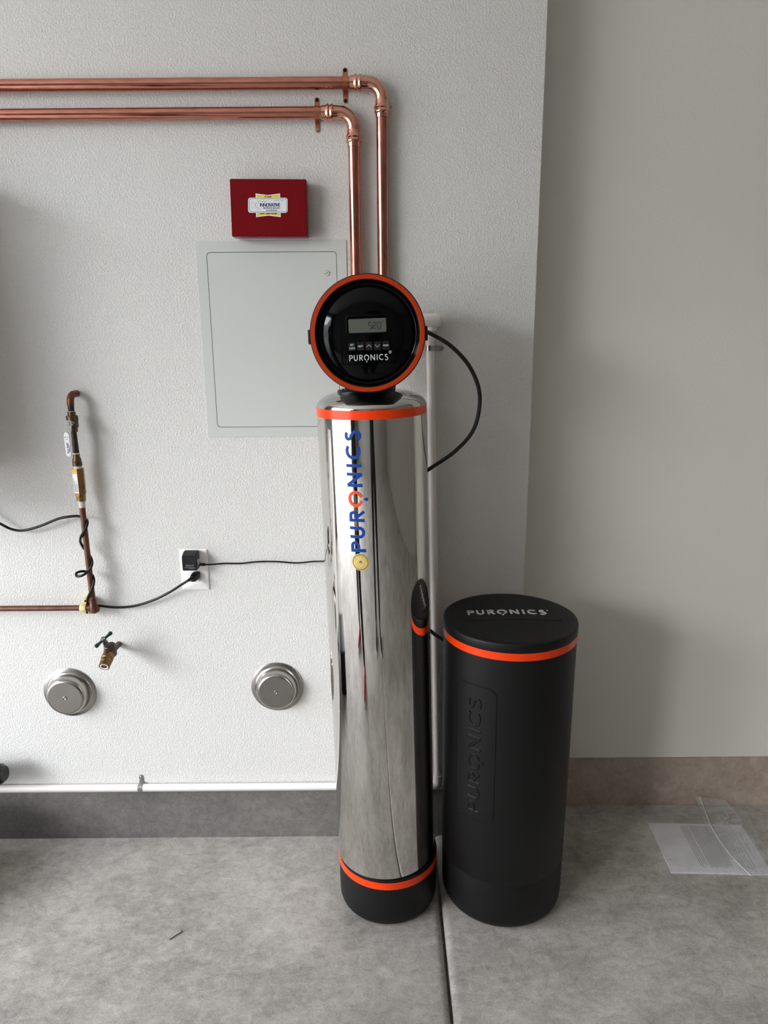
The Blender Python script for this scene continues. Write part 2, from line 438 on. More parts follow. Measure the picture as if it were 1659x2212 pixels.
M_beige = mat('beige_plastic', lin((228, 204, 142)), 0.45, 0, 0.06, 40)
M_handle = mat('white_vinyl_grip', lin((232, 232, 230)), 0.35, 0, 0.03, 60)
M_tape = mat('thread_tape', lin((214, 210, 200)), 0.6, 0, 0.15, 90)
M_label = mat('blue_white_label', lin((198, 208, 226)), 0.35, 0, 0.15, 180)
M_paper = mat('paper', lin((222, 220, 222)), 0.7, 0, 0.03, 10)
M_twig = mat('twig', lin((58, 50, 36)), 0.8, 0, 0.3, 80)
M_nail = mat('nail_steel', lin((60, 56, 54)), 0.4, 0.8, 0.2, 80)
M_screwb = mat('black_screw', lin((24, 22, 22)), 0.35, 0.6, 0.2, 120)

def film(name, haze, refl):
    m = bpy.data.materials.new(name); m.use_nodes = True; n = m.node_tree.nodes; l = m.node_tree.links
    out = [q for q in n if q.type == 'OUTPUT_MATERIAL'][0]; n.remove(n['Principled BSDF'])
    tr = n.new('ShaderNodeBsdfTransparent'); tr.inputs[0].default_value = (0.97, 0.975, 0.975, 1)
    gl = n.new('ShaderNodeBsdfGlossy'); gl.inputs['Roughness'].default_value = 0.14
    df = n.new('ShaderNodeBsdfDiffuse'); df.inputs[0].default_value = (0.8, 0.82, 0.82, 1)
    m0 = n.new('ShaderNodeMixShader'); m1 = n.new('ShaderNodeMixShader')
    tc = n.new('ShaderNodeTexCoord'); nz = n.new('ShaderNodeTexNoise'); nz.inputs['Scale'].default_value = 22; nz.inputs['Distortion'].default_value = 2.0; nz.inputs['Detail'].default_value = 4
    l.new(tc.outputs['Object'], nz.inputs['Vector'])
    mh = n.new('ShaderNodeMapRange'); mh.inputs[1].default_value = 0.42; mh.inputs[2].default_value = 0.72; mh.inputs[3].default_value = haze; mh.inputs[4].default_value = haze * 2.6
    l.new(nz.outputs[0], mh.inputs[0]); l.new(mh.outputs[0], m0.inputs[0])
    bp = n.new('ShaderNodeBump'); bp.inputs['Strength'].default_value = 0.3; bp.inputs['Distance'].default_value = 0.01
    l.new(nz.outputs[0], bp.inputs['Height']); l.new(bp.outputs[0], gl.inputs['Normal'])
    lw = n.new('ShaderNodeLayerWeight'); lw.inputs[0].default_value = 0.25
    fr = n.new('ShaderNodeMapRange'); fr.inputs[1].default_value = 0.3; fr.inputs[3].default_value = refl; fr.inputs[4].default_value = 0.45
    l.new(lw.outputs['Facing'], fr.inputs[0]); l.new(tr.outputs[0], m0.inputs[1]); l.new(df.outputs[0], m0.inputs[2])
    l.new(fr.outputs[0], m1.inputs[0]); l.new(m0.outputs[0], m1.inputs[1]); l.new(gl.outputs[0], m1.inputs[2]); l.new(m1.outputs[0], out.inputs[0])
    return m
M_film = film('clear_film', 0.085, 0.06)
M_film2 = film('clear_film_folded', 0.13, 0.07)

# ------------------------------------------------------------------ the garage
W = 1.956            # face of the main wall
WA = 2.092           # face of the wall in the recess to the right
EDGE = 0.4008        # outside corner between them
X1, Y0, ZC = 3.6, -4.6, 3.4

fl = bmesh.new(); box(fl, (LW, Y0, -0.20), (X1, WA + 0.15, -0.035))
floor = struct('floor', fl, M_floor)
JX, GAP, TR = 0.148, 0.0034, 0.021
def slab(x0, x1, side):
    bm = bmesh.new()
    prof = []
    if side > 0: prof = [(x0, -0.035), (x0, 0)]
    edge = []
    for i in range(7):
        a = rad(90 * i / 6)
        edge.append((-TR + TR * math.sin(a), -0.014 + 0.014 * math.cos(a)))
    if side > 0: prof += [(x1 + e[0], e[1]) for e in edge] + [(x1, -0.035)]
    else: prof = [(x1, -0.035), (x1, 0)] + [(x0 - e[0], e[1]) for e in edge] + [(x0, -0.035)]
    A = [bm.verts.new((p[0], Y0, p[1])) for p in prof]; B = [bm.verts.new((p[0], WA + 0.15, p[1])) for p in prof]
    for i in range(len(prof)):
        j = (i + 1) % len(prof); bm.faces.new((A[i], A[j], B[j], B[i]))
    bm.faces.new(A); bm.faces.new(B)
    return bm
obj('slab', slab(LW, JX - GAP, 1), M_floor, floor, True, angle=50)
obj('slab', slab(JX + GAP, X1, -1), M_floor, floor, True, angle=50)

bm = bmesh.new(); box(bm, (LW, W, 0.166), (EDGE, WA + 0.12, ZC), 0.003, 1); struct('wall_back', bm, M_wall)
bm = bmesh.new(); box(bm, (LW, W + 0.004, -0.03), (EDGE - 0.004, WA + 0.12, 0.166), 0.002, 1); struct('trim_1', bm, M_curb)
bm = bmesh.new(); box(bm, (EDGE, WA, 0.1865), (X1, WA + 0.12, ZC)); struct('wall_alcove', bm, M_alcove)
bm = bmesh.new(); box(bm, (EDGE - 0.004, WA + 0.008, -0.03), (X1, WA + 0.12, 0.1865), 0.002, 1); struct('trim_2', bm, M_curb2)
bm = bmesh.new(); box(bm, (X1, Y0, 0), (X1 + 0.12, WA + 0.12, ZC)); struct('wall_right', bm, M_room)
bm = bmesh.new(); box(bm, (LW - 0.15, Y0 - 0.12, 0), (X1 + 0.12, Y0, ZC)); struct('wall_front', bm, M_room)
bm = bmesh.new()
box(bm, (LW - 0.15, OY1, 0), (LW, WA + 0.12, ZC)); box(bm, (LW - 0.15, Y0, 0), (LW, OY0, ZC)); box(bm, (LW - 0.15, OY0, OZ), (LW, OY1, ZC))
struct('wall_left', bm, M_room)
bm = bmesh.new(); box(bm, (LW - 0.15, Y0 - 0.12, ZC), (X1 + 0.12, WA + 0.12, ZC + 0.1)); struct('ceiling', bm, M_ceil)
bm = bmesh.new(); box(bm, (-22, -20, -0.25), (LW, 22, -0.03)); struct('driveway_ground', bm, M_drive)
# dark door jamb trim around the opening
bm = bmesh.new()
box(bm, (LW - 0.16, OY1 - 0.02, 0), (LW + 0.012, OY1 + 0.06, OZ + 0.06)); box(bm, (LW - 0.16, OY0 - 0.06, 0), (LW + 0.012, OY0 + 0.02, OZ + 0.06)); box(bm, (LW - 0.16, OY0, OZ), (LW + 0.012, OY1, OZ + 0.06))
struct('trim_3', bm, mat('jamb_brown', lin((70, 62, 56)), 0.6, 0, 0.2, 10))

# ------------------------------------------------------------------ water softener
TX, TY = 0.0035, 1.7325
LEAN = rad(-1.32)
soft = thing('water_softener', 'tall chrome water softener with orange bands and a round black control head', 'water softener', (TX, TY, 0))
_leanM = Matrix.Translation((TX, TY, 0)) @ Matrix.Rotation(LEAN, 4, 'Y') @ Matrix.Translation((-TX, -TY, 0))
def leaned(bm, extra=None):
    bmesh.ops.transform(bm, matrix=_leanM, verts=bm.verts); return bm
def RT(z):  # jacket radius, very slightly tapered
    return 0.1326 - 0.0020 * z / 1.36
bm = bmesh.new(); lathe(bm, [(0.0, 0.0), (0.118, 0.0), (0.1255, 0.003), (0.131, 0.010), (0.1345, 0.022), (0.1352, 0.05), (0.1356, 0.146), (0.1354, 0.1485), (0.1335, 0.149), (0.1325, 0.147), (0.12, 0.147), (0, 0.147)], (TX, TY, 0), seg=96, cap=False)
obj('boot', bm, M_blackm, soft)
bm = bmesh.new(); lathe(bm, [(0.1356, 0.1205), (0.1368, 0.1207), (0.1370, 0.1405), (0.1356, 0.1410)], (TX, TY, 0), seg=96, cap=False); obj('lower_band', bm, M_orange, soft)
bm = bmesh.new(); lathe(bm, [(RT(z), z) for z in (0.138, 0.3, 0.6, 0.9, 1.2, 1.356)], (TX, TY, 0), seg=160, cap=False); obj('jacket', leaned(bm), M_chrome, soft, angle=80)
bm = bmesh.new(); lathe(bm, [(RT(1.36), 1.3535), (RT(1.36) + 0.0008, 1.3538), (RT(1.36) + 0.0008, 1.3735), (RT(1.36), 1.374)], (TX, TY, 0), seg=128, cap=False); obj('upper_band', leaned(bm), M_orange, soft)
bm = bmesh.new()
r0 = RT(1.36) - 0.0002; prof = [(r0, 1.352), (r0, 1.374)]
for i in range(1, 17):
    a = rad(90 * i / 16); prof.append((0.040 + (r0 - 0.040) * math.cos(a), 1.374 + 0.037 * math.sin(a)))
lathe(bm, prof, (TX, TY, 0), seg=128, cap=False); obj('dome', leaned(bm), M_chromed, soft, angle=60)
bm = bmesh.new()
lathe(bm, [(0.046, 1.405), (0.058, 1.407), (0.060, 1.420), (0.054, 1.428), (0.05, 1.43), (0.05, 1.50)], (TX, TY, 0), seg=48)
box(bm, (TX - 0.05, TY - 0.03, 1.44), (TX + 0.05, TY + 0.08, 1.63), 0.012)
obj('control_valve', leaned(bm), M_black, soft)
bm = bmesh.new()
for k in range(4):
    a = rad(205 + k * 13); p = Vector((TX + math.cos(a) * 0.066, TY + math.sin(a) * 0.066, 1.41))
    box(bm, (p.x - 0.008, p.y - 0.006, 1.400), (p.x + 0.008, p.y + 0.006, 1.416 + 0.003 * (k % 2)), 0.002)
tube(bm, catmull([(TX - 0.072, TY - 0.03, 1.409), (TX - 0.064, TY - 0.054, 1.407), (TX - 0.04, TY - 0.066, 1.410), (TX - 0.01, TY - 0.058, 1.416)]), 0.006)
obj('valve_clip', leaned(bm), M_black, soft)

# head: a drum with its axis along the view, face towards -Y
HX, HZ, FY, KS = TX, 1.5385, 1.597, 0.981
bm = bmesh.new()
HR = 0.1272 * KS
lathe(bm, [(0.1215 * KS, 0.0), (HR - 0.001, 0.0006), (HR, 0.002), (HR, 0.030), (HR - 0.003, 0.034), (HR - 0.006, 0.185), (0.10, 0.21), (0.0, 0.212)], (HX, FY, HZ), (0, 1, 0), 128, cap=False)
obj('head_housing', leaned(bm), M_black, soft)
bm = bmesh.new(); lathe(bm, [(HR - 0.0018, 0.0015), (HR - 0.0026, -0.0022), (0.1160 * KS, -0.0024), (0.1150 * KS, -0.0010), (0.1150 * KS, 0.004)], (HX, FY, HZ), (0, 1, 0), 128, cap=False); obj('head_ring', leaned(bm), M_orange2, soft)
bm = bmesh.new(); lathe(bm, [(r_ * KS, h_) for r_, h_ in ((0.1155, 0.0005), (0.1150, -0.0012), (0.1120, 0.0015), (0.1075, 0.0110), (0.1050, 0.0125), (0.1035, 0.0118), (0.1025, 0.0105), (0.06, 0.0085), (0.0, 0.0078))], (HX, FY, HZ), (0, 1, 0), 128, cap=False)
face = obj('face_panel', leaned(bm), M_gloss, soft, angle=60)
for s in (-1, 1):
    bm = bmesh.new(); box(bm, (HX + s * (HR + 0.0010) - 0.0035, FY + 0.004, HZ - 0.018), (HX + s * (HR + 0.0010) + 0.0035, FY + 0.022, HZ + 0.013), 0.0022)
    obj('side_clip', leaned(bm), M_black, soft)
# face layout: u to the right, v up, metres from the head centre, surface at FACE
FACE = FY + 0.0078
EX = rad(0.45)
def face_fn(u, v, d):
    u *= KS; v *= KS
    uu = u * math.cos(EX) - v * math.sin(EX); vv = u * math.sin(EX) + v * math.cos(EX)
    return _leanM @ Vector((HX + uu, FACE - d + 0.0007 * min(1, (uu * uu + vv * vv) / 0.0036), HZ + vv))
bm = bmesh.new(); ribbon(bm, rrect(-0.0595, -0.064, 0.0595, 0.051, 0.006), 0.0011, face_fn, -0.001, 0.0006, True); obj('plate_outline', bm, M_gloss, face, False)
bm = bmesh.new(); o_, i_ = rrect(-0.0470, -0.0005, 0.0470, 0.0402, 0.006), rrect(-0.0405, 0.0045, 0.0400, 0.0318, 0.003)
prf = [(o_, -0.0005), (o_, 0.0010), (rrect(-0.0462, 0.0003, 0.0462, 0.0394, 0.0055), 0.0014), (rrect(-0.0445, 0.0018, 0.0443, 0.0368, 0.005), 0.0012), (i_, -0.0004)]
rings = [[bm.verts.new(face_fn(p[0], p[1], d)) for p in ring] for ring, d in prf]
for A, B in zip(rings, rings[1:]):
    for i in range(len(A)): bm.faces.new((A[i], A[(i + 1) % len(A)], B[(i + 1) % len(A)], B[i]))
obj('screen_bezel', bm, M_gloss, face)
bm = bmesh.new(); poly(bm, rrect(-0.0415, 0.0035, 0.0410, 0.0328, 0.003), face_fn, -0.0006, 0.0004); scr = obj('screen', bm, M_lcd, face, False, 'grey liquid crystal display showing the time')
bm = bmesh.new()
def seg7(ch, x, y, w, h, t):
    S = {'5': 'afgcd', '2': 'abged', '0': 'abcdef'}[ch]
    P = {'a': ((x, y + h), (x + w, y + h)), 'b': ((x + w, y + h), (x + w, y + h / 2)), 'c': ((x + w, y + h / 2), (x + w, y)), 'd': ((x, y), (x + w, y)), 'e': ((x, y), (x, y + h / 2)), 'f': ((x, y + h / 2), (x, y + h)), 'g': ((x, y + h / 2), (x + w, y + h / 2))}
    for k in S:
        a, b = P[k]; dx, dy = (b[0] - a[0]) * 0.07, (b[1] - a[1]) * 0.07
        ribbon(bm, [(a[0] + dx, a[1] + dy), (b[0] - dx, b[1] - dy)], t, face_fn, 0.0003, 0.00055)
for ch, x in (('5', 0.0028), ('2', 0.0122), ('0', 0.0222)): seg7(ch, x, 0.0108, 0.0066, 0.0140, 0.00125)
for y in (0.0150, 0.0212): poly(bm, rrect(0.0104, y, 0.0116, y + 0.0012, 0.0004, 2), face_fn, 0.0003, 0.00055)
ribbon(bm, [(0.0312, 0.0248), (0.0322, 0.0262), (0.0332, 0.0248)], 0.0004, face_fn, 0.0003, 0.00055)
ribbon(bm, [(0.0346, 0.0248), (0.0346, 0.0262), (0.0358, 0.0252), (0.0370, 0.0262), (0.0370, 0.0248)], 0.0004, face_fn, 0.0003, 0.00055)
obj('digits', bm, M_seg, scr, False)
bxs = [-0.0436 + 0.01865 * k for k in range(5)]
for k, x in enumerate(bxs):
    bm = bmesh.new(); poly(bm, rrect(x, -0.0350, x + 0.0152, -0.0168, 0.0015, 3), face_fn, -0.0005, 0.0009)
    bt = obj('button', bm, M_btn, face, False)
    cx, cy = x + 0.0076, -0.0258
    f2 = lambda u, v, d, cx=cx, cy=cy: face_fn(cx + u, cy + v, 0.00105)
    if k == 0:
        bm = text_mesh('SET', 0.0050, lambda u, v, d: f2(u, v + 0.0036, d), 0.0001); join(bm, text_mesh('CLOCK', 0.0048, lambda u, v, d: f2(u, v - 0.0036, d), 0.0001, xscale=0.82))
    elif k == 1: bm = text_mesh('NEXT', 0.0048, f2, 0.0001, xscale=0.86)
    elif k == 4: bm = text_mesh('REGEN', 0.0046, f2, 0.0001, xscale=0.84)
    else:
        bm = bmesh.new(); s = 1 if k == 2 else -1
        ribbon(bm, [(cx - 0.0052, cy - s * 0.0025), (cx, cy + s * 0.0030), (cx + 0.0052, cy - s * 0.0025)], 0.0007, face_fn, 0.0009, 0.00115)
    obj('button_mark', bm, M_print, bt, False)
lh = 0.0129; x0l = -0.0432
letters('letter', lambda u, v, d: face_fn(x0l + u * lh * 0.893, -0.0570 + v * lh, d), 0.15, 0.0002, 0.0012, M_print, face)
bm = bmesh.new()
ribbon(bm, arc(0.0478, -0.0406, 0.0029, 0, 350, 24), 0.0006, face_fn, 0.0002, 0.0009)
ribbon(bm, [(0.0470, -0.0420), (0.0470, -0.0393), (0.0482, -0.0393), (0.0486, -0.0400), (0.0480, -0.0406), (0.0470, -0.0406)], 0.0005, face_fn, 0.0002, 0.0009)
ribbon(bm, [(0.0479, -0.0406), (0.0487, -0.0420)], 0.0005, face_fn, 0.0002, 0.0009)
obj('registered_mark', bm, M_print, face, False)

# raised wordmark on the jacket, reading upwards
LH = 0.0362; Z0L, ZSC = 1.0470, 0.2845
_tot = sum(glyph(c, 0.185)[0] + GAPS[c] for c in 'PURONICS')
def tank_fn(u, v, d):
    z = Z0L + u / _tot * ZSC
    phi0 = rad(-17.3 - 2.2 * (z - Z0L) / ZSC + 8.0)
    r = RT(z) + d; phi = phi0 - v * LH / RT(z)
    return _leanM @ Vector((TX + r * math.sin(phi), TY - r * math.cos(phi), z))
letters('letter', tank_fn, 0.185, 0.0001, 0.0013, M_blue, soft, ring_mat=M_redl)
# round gold seal below the letters
SZ, SPHI, SR = 1.0222, rad(-15.9), 0.0208
def seal_fn(u, v, d):
    phi = SPHI + u / RT(SZ); r = RT(SZ) + d
    return _leanM @ Vector((TX + r * math.sin(phi), TY - r * math.cos(phi), SZ + v))
bm = bmesh.new(); disc(bm, seal_fn, SR, 0.0001, 0.0006); seal = obj('gold_seal', bm, M_gold, soft, False, 'round gold foil certification sticker')
bm = bmesh.new(); ribbon(bm, arc(0, 0, SR * 0.885, 0, 355, 60), 0.0014, seal_fn, 0.0006, 0.0008, True); ribbon(bm, arc(0, 0, SR * 0.56, 0, 355, 60), 0.0002, seal_fn, 0.0006, 0.0007, True)
ribbon(bm, [(-0.0036, 0.0018), (-0.0004, -0.0004)], 0.0011, seal_fn, 0.0006, 0.0008); ribbon(bm, [(-0.0012, 0.0042), (0.0014, 0.0030), (0.0042, 0.0010)], 0.0011, seal_fn, 0.0006, 0.0008)
ribbon(bm, [(0.0000, 0.0020), (0.0018, 0.0008), (0.0042, -0.0008)], 0.0009, seal_fn, 0.0006, 0.0008); ribbon(bm, [(-0.0012, 0.0022), (0.0002, 0.0004), (0.0014, -0.0006)], 0.0009, seal_fn, 0.0006, 0.0008)
def arctext(s, r, mid, size, up=True):
    n = len(s); stepa = size * 0.86 / r
    for i, ch in enumerate(s):
        if ch == ' ': continue
        a = mid + (i - (n - 1) / 2) * stepa * (-1 if up else 1)
        rot = a - PI / 2 if up else a + PI / 2
        g = text_mesh(ch, size, lambda u, v, d: seal_fn(r * math.cos(a) + u * math.cos(rot) - v * math.sin(rot), r * math.sin(a) + u * math.sin(rot) + v * math.cos(rot), 0.0008))
        join(bm, g)
arctext('TESTED AND CERTIFIED', SR * 0.72, PI / 2, 0.0026); arctext('WATER QUALITY', SR * 0.72, -PI / 2, 0.0026, False)
join(bm, text_mesh('water quality', 0.0026, lambda u, v, d: seal_fn(u, v - 0.0022, 0.0008)))
obj('seal_print', bm, M_ink, seal, False)

# ------------------------------------------------------------------ brine tank
BX, BY, BR = 0.3235, 1.7445, 0.1705
brine = thing('brine_tank', 'squat black plastic brine tank with a flat lid and one orange band', 'brine tank', (BX, BY, 0))
bm = bmesh.new(); lathe(bm, [(0, 0), (0.135, 0), (0.149, 0.003), (0.158, 0.010), (0.1635, 0.022), (0.1655, 0.04), (0.1668, 0.145), (0.1664, 0.147), (0.1672, 0.149), (0.1690, 0.40), (0.1702, 0.70), (0.1703, 0.783), (0.168, 0.784), (0.0, 0.784)], (BX, BY, 0), seg=128, cap=False)
btank = obj('tank_body', bm, M_blackm, brine, angle=45)
bm = bmesh.new(); lathe(bm, [(0.1702, 0.7815), (0.1715, 0.7817), (0.1716, 0.8012), (0.1702, 0.8016), (0.150, 0.8016), (0.150, 0.7815)], (BX, BY, 0), seg=128, cap=False); obj('band', bm, M_orange, brine)
bm = bmesh.new(); lathe(bm, [(0.15, 0.7985), (0.1700, 0.7985), (0.1712, 0.8005), (0.1722, 0.8028), (0.1722, 0.8205), (0.1712, 0.8238), (0.1690, 0.8250), (0.155, 0.8256), (0.0, 0.8262)], (BX, BY, 0), seg=128, cap=False)
lid = obj('lid', bm, M_blackm, brine, angle=50)
LZ = 0.8262
def lid_fn(u, v, d): return Vector((BX + u, BY + v, LZ + d))
TOPB = [(-0.118, 0.052)] + [(-0.118 + 0.236 * k / 10, 0.052 + 0.0075 * math.sin(PI * k / 10)) for k in range(1, 10)] + [(0.112, 0.050)]
ENDR = [(0.112 + 0.013 * math.sin(PI * k / 8 * 0.5) , 0.050 - 0.080 * k / 8) for k in range(1, 9)]
BOT = [(0.112 - 0.226 * k / 10, -0.0295 + 0.0078 * math.sin(PI * k / 10) ) for k in range(0, 11)]
ENDL = [(-0.114 - 0.010 * math.sin(PI * k / 8), -0.029 + 0.081 * k / 8) for k in range(1, 8)]
badge = TOPB + ENDR + BOT + ENDL
badge = [badge[0]] + [b for a, b in zip(badge, badge[1:]) if math.hypot(a[0] - b[0], a[1] - b[1]) > 1e-4]
bm = bmesh.new(); poly(bm, badge, lid_fn, -0.002, 0.0012)
bd = obj('lid_badge', bm, M_blackm, lid, False)
bm = bmesh.new(); ribbon(bm, badge, 0.0026, lid_fn, -0.002, 0.0006, True); obj('badge_edge', bm, mat('badge_groove', lin((5, 5, 5)), 0.8), lid, False)
_tb = sum(glyph(c, 0.19)[0] + GAPS[c] for c in 'PURONICS')
letters('letter', lambda u, v, d: lid_fn(-0.1075 + u / _tb * 0.205, 0.0070 + v * 0.0285 + 0.0055 * math.sin(PI * u / _tb), d), 0.19, 0.0010, 0.0026, M_gprint, lid)
bm = bmesh.new(); poly(bm, arc(0.1035, 0.0345, 0.0022, 0, 330, 11), lid_fn, 0.0006, 0.0020)
obj('trade_dot', bm, M_gprint, lid, False)
def RB(z): return 0.1672 + (z - 0.149) * (0.0018 / 0.251) if z < 0.4 else 0.1690 + (z - 0.4) * 0.004 * 1.0
def bside(phi, z, d):
    r = RB(z) + d; return Vector((BX + r * math.sin(phi), BY - r * math.cos(phi), z))
PA, PB, PZ0, PZ1 = rad(-57), rad(-18.7), 0.322, 0.7015
sc_ = 0.169
bm = bmesh.new(); ribbon(bm, densify(rrect(PA * sc_, PZ0, PB * sc_, PZ1, 0.024, 8) + [(PB * sc_, PZ0 + 0.03)], 0.008), 0.0013, lambda u, v, d: bside(u / sc_, v, d), -0.0003, 0.0016, True, flare=2.6); obj('side_frame', bm, M_blackm, btank, False)
_ts = sum(glyph(c, 0.085)[0] + GAPS[c] for c in 'PURONICS')
letters('letter', lambda u, v, d: bside(rad(-31.2 - 1.0 * u / _ts) - v * 0.0335 / sc_, 0.347 + u / _ts * 0.321, d), 0.085, -0.0002, 0.0022, M_blackm, btank, False, flare=2.4)

# ------------------------------------------------------------------ black brine line looping behind the softener
pts = [(0.098, 1.752, 1.543), (0.114, 1.760, 1.537), (0.165, 1.78, 1.507), (0.212, 1.785, 1.456), (0.237, 1.787, 1.389), (0.226, 1.79, 1.309), (0.181, 1.80, 1.250), (0.115, 1.815, 1.200), (0.055, 1.878, 1.14), (0.025, 1.895, 1.02), (0.045, 1.895, 0.86), (0.085, 1.875, 0.775), (0.128, 1.82, 0.7505), (0.1480, 1.800, 0.7425), (0.1592, 1.793, 0.7395)]
bm = bmesh.new(); tube(bm, catmull(pts, 14), 0.0050, 16)
tag(obj('brine_line', bm, M_tubing), 'black plastic tubing bowing out to the right of the chrome softener', 'tubing')

# ------------------------------------------------------------------ copper pipes
PYC = W - 0.0205; PR = 0.0143; ERAD = 0.036
def bead(bm, c, ax, r=PR):
    lathe(bm, [(r, -0.0195), (r + 0.0018, -0.019), (r + 0.0022, -0.010), (r + 0.0026, -0.009), (r + 0.0052, -0.0062), (r + 0.0056, -0.003), (r + 0.0030, -0.0003), (r + 0.0036, 0.0025), (r + 0.0052, 0.005), (r + 0.0048, 0.008), (r + 0.0022, 0.0102), (r + 0.0018, 0.019), (r, 0.0195)], c, ax, 40, cap=False)
def copper_run(zc, xv, xleft, zend, label):
    t = thing('copper_pipe', label, 'pipe', (xv, PYC, zc), 'bright copper pipes on the back wall')
    e = ERAD + 0.022
    bm = bmesh.new(); tube(bm, [(xleft, PYC, zc), (-0.9, PYC, zc), (xv - e, PYC, zc)], PR, 32); obj('horizontal_pipe', bm, M_copper, t)
    bm = bmesh.new(); tube(bm, [(xv, PYC, zc - e), (xv, PYC, zend + 0.2), (xv, PYC, zend + 0.03)] + [(xv, PYC - 0.03 + 0.03 * math.cos(rad(k)), zend + 0.03 - 0.03 * math.sin(rad(k))) for k in range(10, 91, 10)] + [(xv, 1.812, zend)], PR, 32); obj('vertical_pipe', bm, M_copperv, t)
    bm = bmesh.new()
    arcp = [(xv - ERAD + ERAD * math.sin(rad(a)), PYC, zc - ERAD + ERAD * math.cos(rad(a))) for a in range(0, 91, 6)]
    tube(bm, [(xv - e, PYC, zc)] + arcp + [(xv, PYC, zc - e)], PR + 0.0014, 36)
    bead(bm, (xv - e, PYC, zc), (1, 0, 0)); bead(bm, (xv, PYC, zc - e), (0, 0, -1))
    obj('elbow', bm, M_fitting, t)
    return t
ZU, ZL = 2.1232, 2.0588
copper_run(ZU, 0.0030, -2.3, 1.545, 'upper copper pipe, turning down behind the right side of the control head')
copper_run(ZL, -0.0665, -2.3, 1.545, 'lower copper pipe, turning down behind the left side of the control head')

def strap_clamp(name, label, c, run, R_, r_in, h_in, tabs, width, thick, m, screws, group=None, toff=0.0):
    """half-round strap over a pipe; run = pipe direction, tabs = directions (+1/-1) along the cross axis; h_in = pipe centre off the wall"""
    t = thing(name, label, 'pipe strap', tuple(c), group)
    run = Vector(run); cross = Vector((0, 0, 1)) if abs(run.x) > 0.5 else Vector((1, 0, 0)); out = Vector((0, -1, 0))
    c = Vector(c); r = R_ + thick
    def prism(path, bm):
        A = []
        for p, q in path:
            A.append([bm.verts.new(c + cross * p[0] + out * p[1] + run * w) for w in (-width / 2, width / 2)] + [bm.verts.new(c + cross * q[0] + out * q[1] + run * w) for w in (width / 2, -width / 2)])
        for a, b in zip(A, A[1:]):
            for i in range(4): bm.faces.new((a[i], a[(i + 1) % 4], b[(i + 1) % 4], b[i]))
        bm.faces.new(A[0]); bm.faces.new(A[-1])
    path = []
    w0 = -h_in + 0.0002
    a0, a1 = (0, 180)
    if 1 in tabs: path.append(((R_ , w0), (r, w0)))
    for a in range(0, 181, 10):
        cc, ss = math.cos(rad(a)), math.sin(rad(a)); path.append(((R_ * cc, R_ * ss), (r * cc, r * ss)))
    path.append(((-R_, w0), (-r, w0)))
    bm = bmesh.new(); prism(path, bm); obj('strap_band', bm, m, t, True, angle=30)
    for k, s in enumerate(tabs):
        bm = bmesh.new(); L = 0.024
        out_pts = [(s * R_, -width / 2), (s * (r + L - width / 2), -width / 2)] + [(s * (r + L - width / 2 + width / 2 * math.sin(rad(a))), -width / 2 * math.cos(rad(a))) for a in range(15, 180, 15)] + [(s * (r + L - width / 2), width / 2), (s * R_, width / 2)]
        poly(bm, out_pts, lambda u, v, d: c + cross * u + run * v + out * d, w0, w0 + thick)
        tb = obj('strap_tab', bm, m, t, False)
        bm = bmesh.new(); sc0 = c + cross * (s * (r + L - width * 0.55)) + out * (w0 + thick)
        lathe(bm, [(0.0001, 0), (0.0042, 0), (0.0042, 0.0010), (0.0030, 0.0024), (0.0015, 0.0026), (0.0012, 0.0014), (0, 0.0014)], sc0, (0, -1, 0), 16, cap=False)
        obj('screw', bm, screws[k], tb)
    return t
strap_clamp('pipe_strap', 'copper strap with two black screws holding the upper copper pipe', (at(745, 183, PYC).x, PYC, ZU), (1, 0, 0), PR + 0.0002, 0, W - PYC, (1, -1), 0.0115, 0.0011, M_strap, (M_screwb, M_screwb), 'copper pipe straps')
strap_clamp('pipe_strap', 'copper strap with one black and one silver screw on the lower copper pipe', (at(684, 247, PYC).x, PYC, ZL), (1, 0, 0), PR + 0.0002, 0, W - PYC, (1, -1), 0.0115, 0.0011, M_strap, (M_screwb, M_zinc), 'copper pipe straps')

# a thin nail sticking out beside the right copper elbow
p = at(838, 231, W - 0.004)
bm = bmesh.new(); tube(bm, [p + Vector((-0.010, 0, 0)), p, p + Vector((0.0105, 0.002, 0))], [0.0011, 0.0011, 0.0006], 8)
tag(obj('nail', bm, M_nail), 'thin dark nail sticking out beside the upper copper elbow', 'nail')

# ------------------------------------------------------------------ red box with sticker
FYB = W - 0.045
rb = thing('alarm_box', 'small red metal box with a yellow and white service sticker', 'box', (-0.278, FYB + 0.02, 1.84))
a = [at(496, 386, FYB), at(661.5, 387, FYB), at(664, 511, FYB), at(501, 511, FYB)]
def quadfn(u, v, d, a=a, Y=FYB):      # u,v in 0..1 over the front face (v up)
    top = a[0].lerp(a[1], u); bot = a[3].lerp(a[2], u); p = bot.lerp(top, v); return Vector((p.x, Y - d, p.z))
bm = bmesh.new(); poly(bm, [(0, 0), (1, 0), (1, 1), (0, 1)], quadfn, -0.040, 0.0)
bmesh.ops.bevel(bm, geom=list(bm.edges), offset=0.0016, segments=2, affect='EDGES'); cov = obj('cover', bm, M_red, rb, angle=50)
bm = bmesh.new(); poly(bm, [(0.03, 0.015), (0.985, 0.015), (0.985, 0.985), (0.03, 0.985)], quadfn, -0.0448, -0.02); obj('back_box', bm, M_red, rb, False)
BWd = (a[1] - a[0]).length; BHt = (a[0] - a[3]).length
def bpx(px, py, d):   # sticker artwork is laid out on the front face
    p = at(px, py, FYB); return Vector((p.x, FYB - d, p.z))
